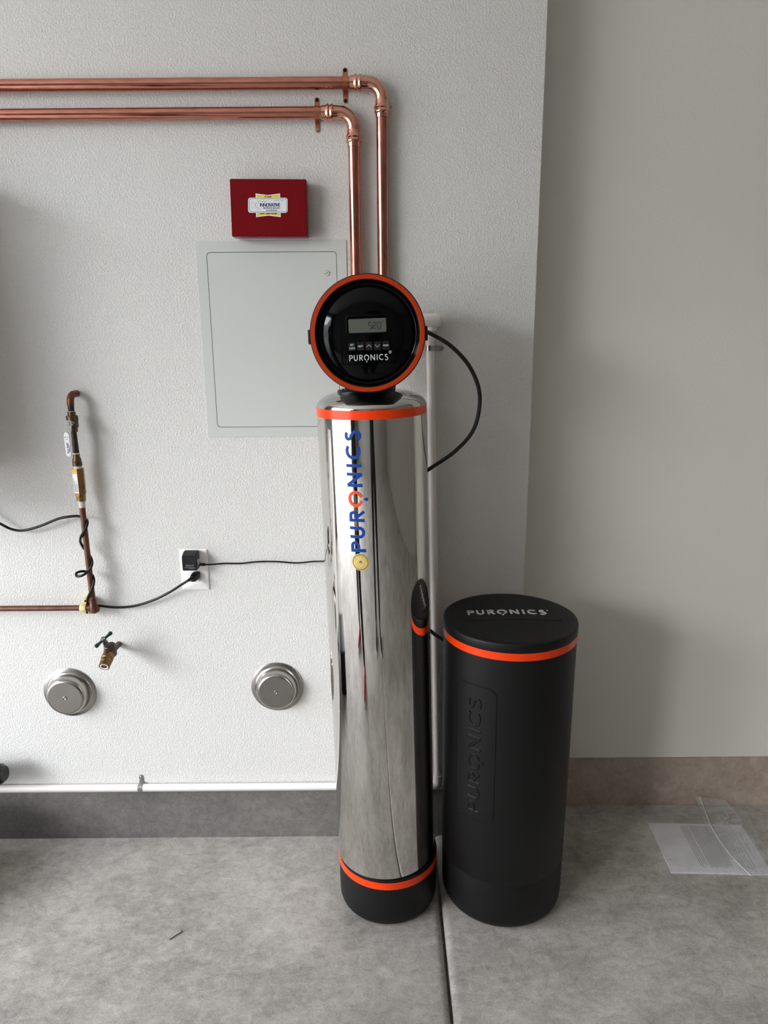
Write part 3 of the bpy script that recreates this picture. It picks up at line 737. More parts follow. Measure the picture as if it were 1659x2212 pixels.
bm = bmesh.new(); poly(bm, [(552.1, 418), (579, 421.5), (605, 417.9), (606.6, 469), (580, 465.8), (553.3, 469.2)], lambda u, v, d: bpx(u, v, d), 0.0002, 0.0006); st = obj('sticker_border', bm, M_white, cov, False)
bm = bmesh.new(); poly(bm, [(554.2, 420.4), (579, 423.6), (603.0, 420.2), (604.4, 466.4), (580, 463.6), (555.6, 466.6)], lambda u, v, d: bpx(u, v, d), 0.0006, 0.0009); obj('sticker', bm, M_yellow, cov, False, 'yellow bow-tie shaped service sticker')
def rp(x0, y0, x1, y1, r): return [(p[0], p[1]) for p in rrect(x0, y0, x1, y1, r, 5)]
bm = bmesh.new(); poly(bm, rp(536, 427.2, 621.4, 460, 5.5), lambda u, v, d: bpx(u, v, d), 0.0009, 0.0013); obj('sticker_label', bm, M_white, cov, False, 'white rounded label across the yellow sticker')
bm = bmesh.new(); ribbon(bm, rp(538.7, 429.2, 619.4, 457.9, 4.2), 0.8, lambda u, v, d: bpx(u, v, d), 0.0013, 0.0014, True); obj('label_border', bm, M_navy, cov, False)
PXM = 1 / 1010.0
def tfn(cx, cy, d): return lambda u, v, _d: bpx(cx + u / PXM, cy - v / PXM, d)
bm = text_mesh('INNOVATIVE', 0.0100, tfn(583.2, 443.3, 0.0015), 0.00035, spacing=0.80, xscale=0.87)
join(bm, text_mesh('FIRE PROTECTION, INC', 0.0042, tfn(587.3, 449.8, 0.0015), 0.0001, spacing=0.85, xscale=0.98))
join(bm, text_mesh('619.593.8260', 0.0041, tfn(586.8, 454.8, 0.0015), 0.0001, xscale=1.05)); join(bm, text_mesh('License No. 777190', 0.0026, tfn(602.6, 432.9, 0.0015), xscale=0.98))
for x, y, s in ((556, 431.6, .5), (557.2, 434, .7), (558.2, 437, 1), (561.5, 432.4, .5), (563, 435.4, 1), (567.4, 435.8, 1), (571.8, 437, 1), (569.5, 433, .6), (573.8, 434.5, .7), (575.5, 432.2, .5), (571.6, 431.2, .4), (554.2, 439, .9), (549.4, 438.2, .7), (545, 437.4, .6), (551.9, 442, 1), (547.2, 441, .5), (543.4, 440, .4), (552.5, 445.3, .9), (555, 448, .9), (558.7, 449.6, .8), (563.3, 449.8, .7), (557.2, 452.3, .8), (561.7, 452.8, .7), (547.6, 447.2, .6), (549.8, 449.8, .5), (543.2, 449, .5), (546, 451.4, .5), (555.8, 455.4, .5), (560.4, 455.4, .4)):
    poly(bm, [(x - 1.3 * s, y + .1 * s), (x, y - .8 * s), (x + 1.3 * s, y + .1 * s), (x + .4 * s, y + .9 * s), (x - .9 * s, y + .7 * s)], lambda u, v, d: bpx(u, v, d), 0.0013, 0.0015)
obj('label_print', bm, M_navy, cov, False)
bm = text_mesh('Call', 0.0064, tfn(579.0, 425.4, 0.0010), 0.0002, xscale=1.5); obj('sticker_print', bm, M_ink, cov, False)
bm = text_mesh('for service', 0.0060, tfn(580.0, 461.2, 0.0010), 0.0002, xscale=1.35); obj('sticker_print', bm, M_ink, cov, False)

# ------------------------------------------------------------------ access panel
ap = thing('access_panel', 'white painted steel access panel below the red box', 'access panel', (-0.284, W, 1.52))
px0, px1, pz0, pz1 = -0.4752, -0.0908, 1.2680, 1.7695
dx0, dx1, dz0, dz1 = -0.4495, -0.1158, 1.2940, 1.7428
def wallfn(u, v, d): return Vector((u, W - d, v))
bm = bmesh.new(); O = [(px0, pz0), (px1, pz0), (px1, pz1), (px0, pz1)]
inner = rrect(dx0, dz0, dx1, dz1, 0.010, 6)
n = len(inner)
vo = []
for p in inner:
    # outer loop vertex facing each inner vertex
    ang = math.atan2(p[1] - (dz0 + dz1) / 2, p[0] - (dx0 + dx1) / 2)
    vo.append(p)
outer = []
for i, p in enumerate(inner):
    q = i // 7
    corner = [(px1, pz1), (px0, pz1), (px0, pz0), (px1, pz0)][q]; outer.append(corner)
for d0, d1 in ((0.0, 0.0022),):
    vin = [bm.verts.new(wallfn(p[0], p[1], d1)) for p in inner]; vin0 = [bm.verts.new(wallfn(p[0], p[1], -0.004)) for p in inner]
    cs = {c: (bm.verts.new(wallfn(c[0], c[1], d1)), bm.verts.new(wallfn(c[0], c[1], d0))) for c in set(outer)}
    for i in range(n):
        j = (i + 1) % n
        bm.faces.new((vin[i], vin[j], vin0[j], vin0[i]))
        ci, cj = cs[outer[i]], cs[outer[j]]
        if ci is cj: bm.faces.new((vin[i], vin[j], ci[0]))
        else:
            bm.faces.new((vin[i], vin[j], cj[0], ci[0])); bm.faces.new((ci[0], cj[0], cj[1], ci[1]))
obj('panel_frame', bm, M_panel, ap, False)
g = 0.0013
bm = bmesh.new(); poly(bm, rrect(dx0 + g, dz0 + g, dx1 - g, dz1 - g, 0.009, 6), wallfn, -0.002, 0.0019); dr = obj('panel_door', bm, M_panel, ap, False)
bm = bmesh.new(); poly(bm, rrect(dx0 - 0.001, dz0 - 0.001, dx1 + 0.001, dz1 + 0.001, 0.010, 6), wallfn, -0.003, 0.0004); obj('gap_backing', bm, M_gap, ap, False)
lc = at(706.5, 590, W)
bm = bmesh.new(); lathe(bm, [(0, 0.0019), (0.0065, 0.0019), (0.0068, 0.0030), (0.0060, 0.0036), (0.0056, 0.0032), (0, 0.0032)], (lc.x, W, lc.z), (0, -1, 0), 28, cap=False); lk = obj('latch', bm, M_panel, dr)
bm = bmesh.new(); ribbon(bm, [(lc.x - 0.0042, lc.z - 0.0026), (lc.x + 0.0042, lc.z + 0.0026)], 0.0010, wallfn, 0.0030, 0.0036); ribbon(bm, arc(lc.x, lc.z, 0.0067, 0, 352, 32), 0.0006, wallfn, 0.0019, 0.0024, True); obj('latch_slot', bm, M_gap, lk, False)

# ------------------------------------------------------------------ white PVC drain pipe
PVR = 0.01067; PVY = W - 0.0130
xt, xb_ = at(930, 800, PVY).x, at(946, 1640, PVY).x
zc = 0.1925
dp = thing('drain_pipe', 'thin white plastic drain pipe along the wall foot and up behind the softener', 'pipe', (xb_, PVY, zc))
vt = Vector((at(929, 740, PVY).x, PVY, at(929, 735, PVY).z)); vb = Vector((xb_, PVY, zc + 0.03))
bm = bmesh.new(); tube(bm, [vb, vb.lerp(vt, 0.5), vt], PVR, 24); obj('vertical_pipe', bm, M_pvc, dp)
bm = bmesh.new(); tube(bm, [(-2.3, PVY, zc), (-1.0, PVY, zc), (xb_ - 0.03, PVY, zc)], PVR, 24); obj('horizontal_pipe', bm, M_pvc, dp)
bm = bmesh.new(); tube(bm, [(xb_ - 0.033, PVY, zc), (xb_ - 0.020, PVY, zc)] + [(xb_ - 0.016 + 0.016 * math.sin(rad(k)), PVY, zc + 0.016 - 0.016 * math.cos(rad(k))) for k in range(0, 91, 10)] + [(xb_, PVY, zc + 0.02), (xb_, PVY, zc + 0.036)], PVR + 0.0028, 24); obj('elbow', bm, M_pvc, dp)
tp = vt
bm = bmesh.new(); lathe(bm, [(PVR, -0.002), (PVR + 0.0028, -0.002), (PVR + 0.0028, 0.019), (PVR + 0.001, 0.0195), (PVR + 0.001, 0.032), (0.010, 0.034)], tp, (0, 0, 1), 28); obj('socket', bm, M_pvc, dp)
ce = at(953.2, 692, PVY - 0.012)
bm = bmesh.new(); lathe(bm, [(0.0145, -0.085), (0.0165, -0.080), (0.0172, -0.05), (0.0176, -0.018), (0.0170, -0.009), (0.0140, -0.003), (0.008, -0.0004), (0, 0)], (ce.x, PVY - 0.012, ce.z), (1, 0, 0), 36, cap=False); lathe(bm, [(0.0145, -0.026), (0.0130, -0.010), (0.0115, 0.0)], (tp.x + 0.002, PVY - 0.008, ce.z), (0, 0, 1), 24); obj('end_cap', bm, M_pvc, dp, label='white rounded fitting on top of the pipe')
def metal_strap(c, run, tabs, label):
    return strap_clamp('pipe_strap', label, c, run, PVR + 0.0002, 0, W - c[1], tabs, 0.0135, 0.0012, M_zinc, (M_zinc,), 'galvanised pipe straps')
metal_strap((vt.x + (vb.x - vt.x) * 0.015, PVY, at(930, 752, PVY).z), (0, 0, 1), (1,), 'galvanised strap on the upright white pipe right of the control head')
s2 = metal_strap((at(304, 1700, PVY).x, PVY, zc), (1, 0, 0), (1,), 'galvanised strap over the white pipe at the foot of the wall')

# ------------------------------------------------------------------ supply riser with valve at the left
GY = W - 0.042; GX = -0.8225
gz = lambda py, px=175: at(px, py, GY).z
ris = thing('supply_riser', 'dark copper supply riser with a white-handled ball valve and brass body', 'pipe', (GX, GY, 0.78))
GR = 0.0079
bm = bmesh.new()
ztop = gz(856); tube(bm, [(GX + 0.001, W - 0.0005, ztop + 0.004), (GX + 0.001, W - 0.014, ztop + 0.004)] + [(GX + 0.001 * math.cos(rad(k)), W - 0.022 - 0.020 * math.sin(rad(k)), ztop - 0.016 + 0.020 * math.cos(rad(k))) for k in range(0, 91, 10)] + [(GX, GY, ztop - 0.024)], GR + 0.0012, 24)
obj('top_elbow', bm, M_oldcop2, ris)
def rod(name, y0, y1, r, m, seg=28, flat=0, lab=None, prof=None):
    z0, z1 = gz(y0), gz(y1); bm = bmesh.new()
    if prof is None: prof = [(0, 0), (r * 0.94, 0), (r, 0.03), (r, 0.97), (r * 0.94, 1), (0, 1)]
    lathe(bm, [(rr, z1 + (z0 - z1) * (1 - h)) for rr, h in prof], (GX, GY, 0), (0, 0, 1), seg, cap=False, flat=flat)
    return obj(name, bm, m, ris, label=lab)
rod('solder_ring', 869.5, 871.5, 0.0089, M_tape); rod('upper_nipple', 871, 889, GR, M_darkpipe)
rod('solder_ring', 888, 890.5, 0.0085, M_tape)
rod('valve_body', 889, 933, 0.014, M_bronze, prof=[(0, 0), (0.0100, 0), (0.0102, 0.19), (0.0148, 0.20), (0.0150, 0.44), (0.0136, 0.46), (0.0140, 0.48), (0.0142, 0.76), (0.0112, 0.78), (0.0104, 1), (0, 1)], lab='tarnished bronze ball valve body')
rod('lower_nipple', 931, 980, 0.0084, M_darkpipe, prof=[(0, 0), (0.0070, 0), (0.0076, 0.5), (0.0082, 1), (0, 1)])
rod('solder_ring', 978, 980.5, 0.0092, M_tape)
rod('reducer', 979, 1006, 0.011, M_bronze, prof=[(0, 0), (0.0084, 0), (0.0088, 0.35), (0.0112, 0.45), (0.0112, 0.66), (0.0124, 0.68), (0.0124, 1), (0, 1)])
rod('thread_tape', 1005, 1013, 0.0112, M_tape, prof=[(0, 0), (0.0095, 0), (0.0100, .4), (0.0122, 0.9), (0, 1)])
rod('brass_body', 1011, 1067, 0.0158, M_brass, 6, rad(41), 'six-sided brass valve body')
rod('brass_neck', 1066, 1082, 0.0118, M_brass, prof=[(0, 0), (0.0126, 0), (0.0126, 0.4), (0.0122, 0.45), (0.0118, 0.95), (0.0105, 1), (0, 1)])
rod('thread_tape', 1081, 1096, 0.0098, M_tape, prof=[(0, 0), (0.0098, 0.0), (0.0104, .15), (0.0082, .3), (0.0098, .45), (0.0082, .6), (0.0092, .75), (0.008, 1), (0, 1)])
zb = gz(1313, 203)
bm = bmesh.new(); tube(bm, [(GX, GY, gz(1092)), (GX, GY, 0.95), (GX, GY, zb + 0.012)], GR, 24); obj('riser_pipe', bm, M_oldcop, ris)
bm = bmesh.new(); lathe(bm, [(0, -0.016), (0.0095, -0.014), (0.0108, -0.006), (0.0108, 0.010), (0.0094, 0.012), (0.0094, 0.026), (0, 0.026)], (GX, GY, zb), (0, 0, 1), 28, cap=False); lathe(bm, [(0, -0.006), (0.0094, -0.006), (0.0094, 0.028), (0, 0.028)], (GX, GY, zb), (-1, 0, 0), 28, cap=False); lathe(bm, [(0, 0), (0.0100, 0.0), (0.0098, 0.008), (0.0065, 0.0135), (0, 0.015)], (GX + 0.001, GY + 0.001, zb - 0.003), (0.85, 0.3, -0.3), 24, cap=False); obj('bottom_elbow', bm, M_oldcop, ris)
bm = bmesh.new(); tube(bm, [(GX - 0.02, GY, zb), (-1.0, GY, zb), (-2.0, GY, zb)], GR, 24); obj('branch_pipe', bm, M_oldcop, ris)
# brass printed label
bm = bmesh.new()
def hexfn(u, v, d):
    ph = rad(-19); r = 0.01369 + d; return Vector((GX + r * math.sin(ph) + u * math.cos(ph), GY - r * math.cos(ph) + u * math.sin(ph), v))
poly(bm, [(-0.0068, gz(1063)), (0.0066, gz(1063)), (0.0066, gz(1022)), (-0.0068, gz(1022))], hexfn, 0.0, 0.0004); bl = obj('brass_label', bm, M_plate, ris, False, 'blue and white paper label')
bm = bmesh.new()
for k in range(5): ribbon(bm, [(-0.0052 + 0.0024 * k, gz(1061)), (-0.0052 + 0.0024 * k, gz(1030 + (k * 7) % 16))], 0.0011, hexfn, 0.0003, 0.0006)
obj('label_stripes', bm, M_blue, bl, False)
bm = bmesh.new(); lathe(bm, [(0, 0), (0.0024, 0), (0.0024, 0.004), (0, 0.004)], (GX + 0.003, GY - 0.0105, gz(1070)), (0.28, -1, 0), 14, cap=False); obj('port_hole', bm, M_gap, ris)
# lever: bracket, nut and white grip
HYV = GY - 0.026
hc = at(149.5, 915, HYV)
bm = bmesh.new(); lathe(bm, [(0, 0), (0.0075, 0), (0.0075, 0.012), (0.005, 0.014), (0.005, 0.022), (0, 0.022)], (hc.x + 0.001, GY - 0.008, hc.z), (0, -1, 0), 20, cap=False)
lathe(bm, [(0, 0.018), (0.0056, 0.018), (0.0056, 0.024), (0.0035, 0.026), (0, 0.026)], (hc.x, GY - 0.006, hc.z), (0, -1, 0), 6, cap=False); obj('lever_nut', bm, M_zinc, ris)
g0, g1 = at(149.5, 935, HYV), at(150, 986, HYV - 0.002)
def lev(u, v, d): return Vector((u, HYV - d - 0.002, v))
bm = bmesh.new(); poly(bm, [(hc.x - 0.0085, hc.z + 0.005), (hc.x - 0.004, hc.z + 0.0085), (hc.x + 0.004, hc.z + 0.0085), (hc.x + 0.0075, hc.z + 0.003), (hc.x + 0.0070, hc.z - 0.004), (hc.x + 0.0062, hc.z - 0.010), (g0.x + 0.0058, g0.z), (g0.x - 0.0062, g0.z), (hc.x - 0.0055, hc.z - 0.011), (hc.x - 0.0075, hc.z - 0.004)], lev, 0, 0.0022); lv = obj('lever', bm, M_zinc, ris, False)
grp = rrect(g1.x - 0.0068, g1.z, g1.x + 0.0066, g0.z + 0.002, 0.0062, 6)
bm = bmesh.new(); poly(bm, grp, lev, -0.0018, 0.0040); bmesh.ops.bevel(bm, geom=list(bm.edges), offset=0.0008, segments=1, affect='EDGES'); gp = obj('lever_grip', bm, M_handle, lv, False, 'white vinyl lever grip with blue print')
gcx = g1.x - 0.0002
def gtx(zz, off): return lambda u, v, d: lev(gcx + off - v, zz + u, 0.0043)
zmid = (g0.z + g1.z) / 2
bm = text_mesh('FULL PORT', 0.0072, gtx(zmid - 0.008, 0.0012), 0.0003, xscale=0.80); join(bm, text_mesh('600 WOG', 0.0040, gtx(zmid - 0.010, 0.0050), 0.0001, xscale=0.9))
ribbon(bm, [(gcx - 0.0035, zmid + 0.0195), (gcx - 0.0045, zmid + 0.0195), (gcx - 0.0045, zmid + 0.0215), (gcx + 0.0040, zmid + 0.0205), (gcx + 0.0040, zmid + 0.0185)], 0.0008, lev, 0.0040, 0.0043); ribbon(bm, [(gcx - 0.0035, zmid + 0.0155), (gcx + 0.0025, zmid + 0.0150)], 0.0008, lev, 0.0040, 0.0043)
obj('grip_print', bm, M_navy if False else M_blue, gp, False)
# beige two-piece clamp at the bottom corner
bx = at(181, 1313, GY).x
cl = thing('pipe_clamp', 'beige plastic clamp holding the dark copper branch pipe near the floor tap', 'pipe clamp', (bx, GY, zb))
bm = bmesh.new(); lathe(bm, [(GR, -0.0085), (GR + 0.0035, -0.0085), (GR + 0.004, -0.0075), (GR + 0.004, 0.0075), (GR + 0.0035, 0.0085), (GR, 0.0085)], (bx, GY, zb), (1, 0, 0), 28, cap=False); obj('clamp_ring', bm, M_beige, cl)
bm = bmesh.new(); poly(bm, [(bx - 0.003, zb - 0.0235), (bx + 0.0095, zb - 0.0235), (bx + 0.0095, zb + 0.0235), (bx - 0.003, zb + 0.0235)], wallfn, 0.0, 0.033); box(bm, (bx - 0.006, GY + 0.004, zb - 0.012), (bx + 0.008, W - 0.008, zb + 0.012), 0.001); obj('clamp_base', bm, M_beige, cl, False)
for s in (-1, 1):
    bm = bmesh.new(); lathe(bm, [(0, 0), (0.0034, 0), (0.0034, 0.0012), (0, 0.0014)], (bx + 0.0033, W - 0.033, zb + s * 0.0175), (0, -1, 0), 16, cap=False); obj('screw', bm, M_screwb, cl)

# ------------------------------------------------------------------ cord: left edge, coiled on the riser, to the outlet
def gp3(px, py, dy): return at(px, py, GY + dy)
cp = [at(-255, 1042, W - 0.05), at(-60, 1098, W - 0.03), at(0, 1131, W - 0.025), at(25, 1143, W - 0.022), at(50, 1146, W - 0.022), at(85, 1137, W - 0.025), at(125, 1121, W - 0.028), at(150, 1116, W - 0.030), at(170, 1115, W - 0.029),
      at(184, 1120, W - 0.032), at(189, 1128, GY - 0.003), at(186, 1140, GY - 0.010), at(180, 1150, GY - 0.0125), at(174.5, 1161, GY - 0.006), at(174, 1171, GY + 0.006), at(181, 1184, GY + 0.0135), at(191, 1196, GY + 0.0125), at(198, 1209, GY + 0.002), at(198, 1222, GY - 0.008), at(190, 1234, GY - 0.0135),
      at(178, 1243, GY - 0.020), at(166, 1244.5, GY - 0.016), at(166, 1237.5, GY - 0.004), at(178, 1234, GY + 0.010), at(190, 1236, GY + 0.0145), at(200, 1243, GY + 0.006), at(203, 1256, GY - 0.007), at(200, 1269, GY - 0.0125), at(195, 1280, GY - 0.0125), at(190, 1291, GY - 0.008), at(189, 1300, GY + 0.001), at(192, 1306, GY + 0.0125), at(204, 1308, GY + 0.018), at(215, 1308.5, GY + 0.018),
      at(250, 1312, W - 0.016), at(290, 1309, W - 0.016), at(330, 1297, W - 0.018), at(365, 1280, W - 0.024), at(392, 1263, W - 0.040), at(408, 1253, W - 0.050)]
cord = thing('power_cable', 'black power cable wound around the dark copper riser and plugged into the lower socket', 'cable', tuple(cp[2]))
bm = bmesh.new(); tube(bm, catmull(cp, 9), 0.0036, 12); obj('cord', bm, M_cord, cord)

# ------------------------------------------------------------------ wall outlet, adapter, plug
ox0, ox1, oz0, oz1 = -0.5792, -0.5004, 0.8287, 0.9503
outl = thing('wall_outlet', 'white duplex outlet plate with two black plugs in it', 'outlet', ((ox0 + ox1) / 2, W, (oz0 + oz1) / 2))
ocx, ocz = (ox0 + ox1) / 2, (oz0 + oz1) / 2
bm = bmesh.new()
prf = [(rrect(ox0, oz0, ox1, oz1, 0.003, 4), 0.0), (rrect(ox0, oz0, ox1, oz1, 0.003, 4), 0.0015), (rrect(ox0 + 0.002, oz0 + 0.002, ox1 - 0.002, oz1 - 0.002, 0.003, 4), 0.0042), (rrect(ox0 + 0.0055, oz0 + 0.0055, ox1 - 0.0055, oz1 - 0.0055, 0.003, 4), 0.0058)]
rings = [[bm.verts.new(wallfn(p[0], p[1], d)) for p in ring] for ring, d in prf]
for A, B in zip(rings, rings[1:]):
    for i in range(len(A)): bm.faces.new((A[i], A[(i + 1) % len(A)], B[(i + 1) % len(A)], B[i]))
bm.faces.new(rings[-1]); obj('cover_plate', bm, M_plate, outl, angle=25)
for s in (1, -1):
    cz = ocz + s * 0.0195
    bm = bmesh.new(); pts = [p for p in arc(ocx, cz, 0.0172, 0, 354, 60)]; pts = [(p[0], max(cz - 0.0143, min(cz + 0.0143, p[1]))) for p in pts]
    poly(bm, pts, wallfn, 0.004, 0.0072); rc = obj('receptacle', bm, M_plate, outl, True, angle=30)
    bm = bmesh.new(); ribbon(bm, [(q[0] + (q[0] - ocx) * 0.03, q[1] + (q[1] - cz) * 0.03) for q in pts], 0.0006, wallfn, 0.0055, 0.0060, True); obj('receptacle_gap', bm, M_gap, rc, False)
# adapter: chamfered block
adx0, adx1 = at(393.5, 1218, W - 0.043).x, at(424.5, 1218, W - 0.043).x
az1, az0 = at(409, 1202.5, W - 0.043).z, at(409, 1233, W - 0.043).z
adp = thing('power_adapter', 'black cube power adapter in the upper socket, its thin lead going right', 'adapter', ((adx0 + adx1) / 2, W - 0.025, (az0 + az1) / 2))
bm = bmesh.new()
prof = [(az0 - 0.0005, 0.0075), (az0, 0.043), (az1 - 0.010, 0.0435), (az1 + 0.0005, 0.0425), (az1 + 0.0085, 0.022), (az1 + 0.0085, 0.0075)]
A = [bm.verts.new((adx0, W - d, z)) for z, d in prof]; B = [bm.verts.new((adx1, W - d, z)) for z, d in prof]
bm.faces.new(A); bm.faces.new(B)
for i in range(len(A)): bm.faces.new((A[i], A[(i + 1) % len(A)], B[(i + 1) % len(A)], B[i]))
bmesh.ops.bevel(bm, geom=list(bm.edges), offset=0.0014, segments=2, affect='EDGES'); obj('adapter_body', bm, M_black, adp, angle=35)
bm = bmesh.new()
poly(bm, [(0.012, az0 + 0.010), (0.032, az0 + 0.010), (0.032, az0 + 0.028), (0.012, az0 + 0.028)], lambda u, v, d: Vector((adx1 + d, W - u, v)), 0.0, 0.0003); obj('side_sticker', bm, M_gprint, adp, False, 'small pale sticker on the side')
amx = (adx0 + adx1) / 2
afn = lambda cx, cz: (lambda u, v, d: Vector((cx + u, W - 0.0434, cz + v)))
bm = text_mesh('CE UL FC', 0.0052, afn(amx + 0.001, az0 + 0.0150)); join(bm, text_mesh('AC ADAPTER INPUT 120V', 0.0024, afn(amx, az0 + 0.0090))); join(bm, text_mesh('OUTPUT 12V', 0.0026, afn(amx + 0.006, az0 + 0.0062)))
obj('adapter_print', bm, M_gprint, adp, False)
lp = [at(431, 1219, W - 0.022), at(446, 1219.5, W - 0.020), at(462, 1219, W - 0.014), at(487, 1217, W - 0.010), at(520, 1217, W - 0.010), at(555, 1213.5, W - 0.012), at(594, 1213, W - 0.014), at(640, 1216, W - 0.018), at(675, 1213, W - 0.024), at(702, 1212, W - 0.032), at(730, 1207, W - 0.045), at(770, 1190, W - 0.05), Vector((-0.03, W - 0.06, 1.2)), Vector((-0.03, W - 0.07, 1.35)), Vector((-0.035, 1.822, 1.46))]
cc = catmull(lp, 10); rs = [0.0042 if i < 9 else (0.0023) for i in range(len(cc))]
bm = bmesh.new(); tube(bm, cc, rs, 10); obj('lead', bm, M_cord, adp)
# plug
pc = at(417.5, 1248, W - 0.03)
bm = bmesh.new()
hexp = [(-0.0085, -0.010), (0.0005, -0.0155), (0.0095, -0.009), (0.0105, 0.009), (0.004, 0.0115), (-0.007, 0.0105), (-0.0105, 0.002)]
A = [bm.verts.new((pc.x + 0.004 + p[0], W - 0.0072, pc.z + 0.001 + p[1])) for p in hexp]; B = [bm.verts.new((pc.x + 0.001 + p[0], W - 0.022, pc.z + p[1])) for p in hexp]; D = [bm.verts.new((pc.x - 0.004 + p[0] * 0.62, W - 0.034, pc.z - 0.002 + p[1] * 0.6)) for p in hexp]
for P_, Q_ in ((A, B), (B, D)):
    for i in range(7): bm.faces.new((P_[i], P_[(i + 1) % 7], Q_[(i + 1) % 7], Q_[i]))
bm.faces.new(A); bm.faces.new(D)
bmesh.ops.bevel(bm, geom=list(bm.edges), offset=0.0009, segments=1, affect='EDGES'); obj('plug', bm, M_black, cord, angle=35)
bm = bmesh.new(); e0 = Vector((pc.x - 0.004, W - 0.033, pc.z - 0.002)); e1 = at(406, 1254, W - 0.050); tube(bm, [e0, e0.lerp(e1, 0.5), e1], [0.0058, 0.0048, 0.0038], 14); obj('strain_relief', bm, M_black, cord)

# ------------------------------------------------------------------ hose tap
fb = at(257, 1391, W)
tap = thing('hose_tap', 'brass hose tap with a dark green cross handle on the wall', 'tap', (fb.x, W, fb.z))
F0 = Vector((fb.x, W, fb.z))
ax_ = Vector((-0.06, -1, 0.02))
bm = bmesh.new(); tube(bm, [F0 + Vector((0, 0.01, 0)), F0 + Vector((-0.001, -0.03, 0.0)), F0 + Vector((-0.002, -0.055, 0.006))], [0.0085, 0.0085, 0.0105], 20)
bc = F0 + Vector((0.001, -0.070, 0.010))
lathe(bm, [(0, -0.026), (0.010, -0.024), (0.0165, -0.012), (0.0175, 0.0), (0.0165, 0.012), (0.012, 0.022), (0, 0.024)], bc, (0.0, -0.72, -0.55), 24, cap=False)
lathe(bm, [(0, -0.02), (0.013, -0.02), (0.0135, 0.006), (0.0125, 0.014), (0, 0.014)], bc, (-0.02, -0.70, 0.72), 24, cap=False)
tube(bm, [bc, bc + Vector((-0.001, -0.022, -0.014))], [0.0125, 0.0135], 20)
obj('tap_body', bm, M_brassd, tap)
hdir = Vector((-0.02, -0.55, 0.83)).normalized()
bm = bmesh.new(); lathe(bm, [(0, 0.008), (0.0135, 0.008), (0.0138, 0.016), (0.0112, 0.017), (0.0112, 0.026), (0.008, 0.028), (0.0078, 0.048), (0, 0.048)], bc, hdir, 6, cap=False); lathe(bm, [(0.0105, 0.004), (0.0148, 0.005), (0.0150, 0.008), (0.0125, 0.010), (0.0105, 0.010)], bc, hdir, 28, cap=False); obj('packing_nut', bm, M_brassd, tap)
hcen = bc + hdir * 0.060
bm = bmesh.new(); lathe(bm, [(0, -0.018), (0.0062, -0.017), (0.0072, 0.0), (0.0075, 0.004), (0, 0.0045)], hcen, hdir, 20, cap=False)
hb = Vector((0.71, 0.83, 0.55)); hb = (hb - hdir * hb.dot(hdir)).normalized()
for s in (-1, 1): tube(bm, [hcen, hcen + hb * s * 0.008, hcen + hb * s * 0.016, hcen + hb * s * 0.023, hcen + hb * s * 0.0275, hcen + hb * s * 0.0295], [0.0036, 0.0036, 0.0042, 0.0058, 0.0056, 0.0030], 16)
obj('tap_handle', bm, M_green, tap, label='dark green enamelled handle')
bm = bmesh.new(); lathe(bm, [(0, 0.003), (0.0052, 0.003), (0.0060, 0.0055), (0.0045, 0.0082), (0, 0.009)], hcen, hdir, 18, cap=False); obj('handle_screw', bm, M_zinc, tap)
vdir = Vector((-0.02, -0.90, -0.44)).normalized(); vs = bc + Vector((0.002, -0.016, -0.002))
bm = bmesh.new(); lathe(bm, [(0, 0), (0.0135, 0.0), (0.0160, 0.004), (0.0165, 0.012), (0.0160, 0.0135), (0.0168, 0.015), (0.0168, 0.018), (0.0156, 0.0195), (0.0160, 0.021), (0.0158, 0.030), (0.0146, 0.031), (0.0140, 0.036), (0.0150, 0.0365), (0.0150, 0.0385), (0.0140, 0.039), (0.0150, 0.0412), (0.0150, 0.0432), (0.0138, 0.044), (0.0120, 0.0445), (0.0112, 0.041), (0, 0.041)], vs, vdir, 32, cap=False); vb_ = obj('vacuum_breaker', bm, M_tapbrass, tap)
bm = bmesh.new(); lathe(bm, [(0.0115, 0.0422), (0.0118, 0.0440), (0.0085, 0.0442), (0.0080, 0.0420)], vs, vdir, 28, cap=False); obj('washer', bm, M_plate, vb_)
bm = bmesh.new(); lathe(bm, [(0, 0.0412), (0.0082, 0.0412), (0.0080, 0.0425), (0, 0.0425)], vs, vdir, 20, cap=False); obj('bore', bm, M_gap, vb_)
bm = bmesh.new(); lathe(bm, [(0, 0.0425), (0.0026, 0.0425), (0.0022, 0.0445), (0, 0.0447)], vs, vdir, 14, cap=False); obj('bore_pin', bm, M_zinc, vb_)

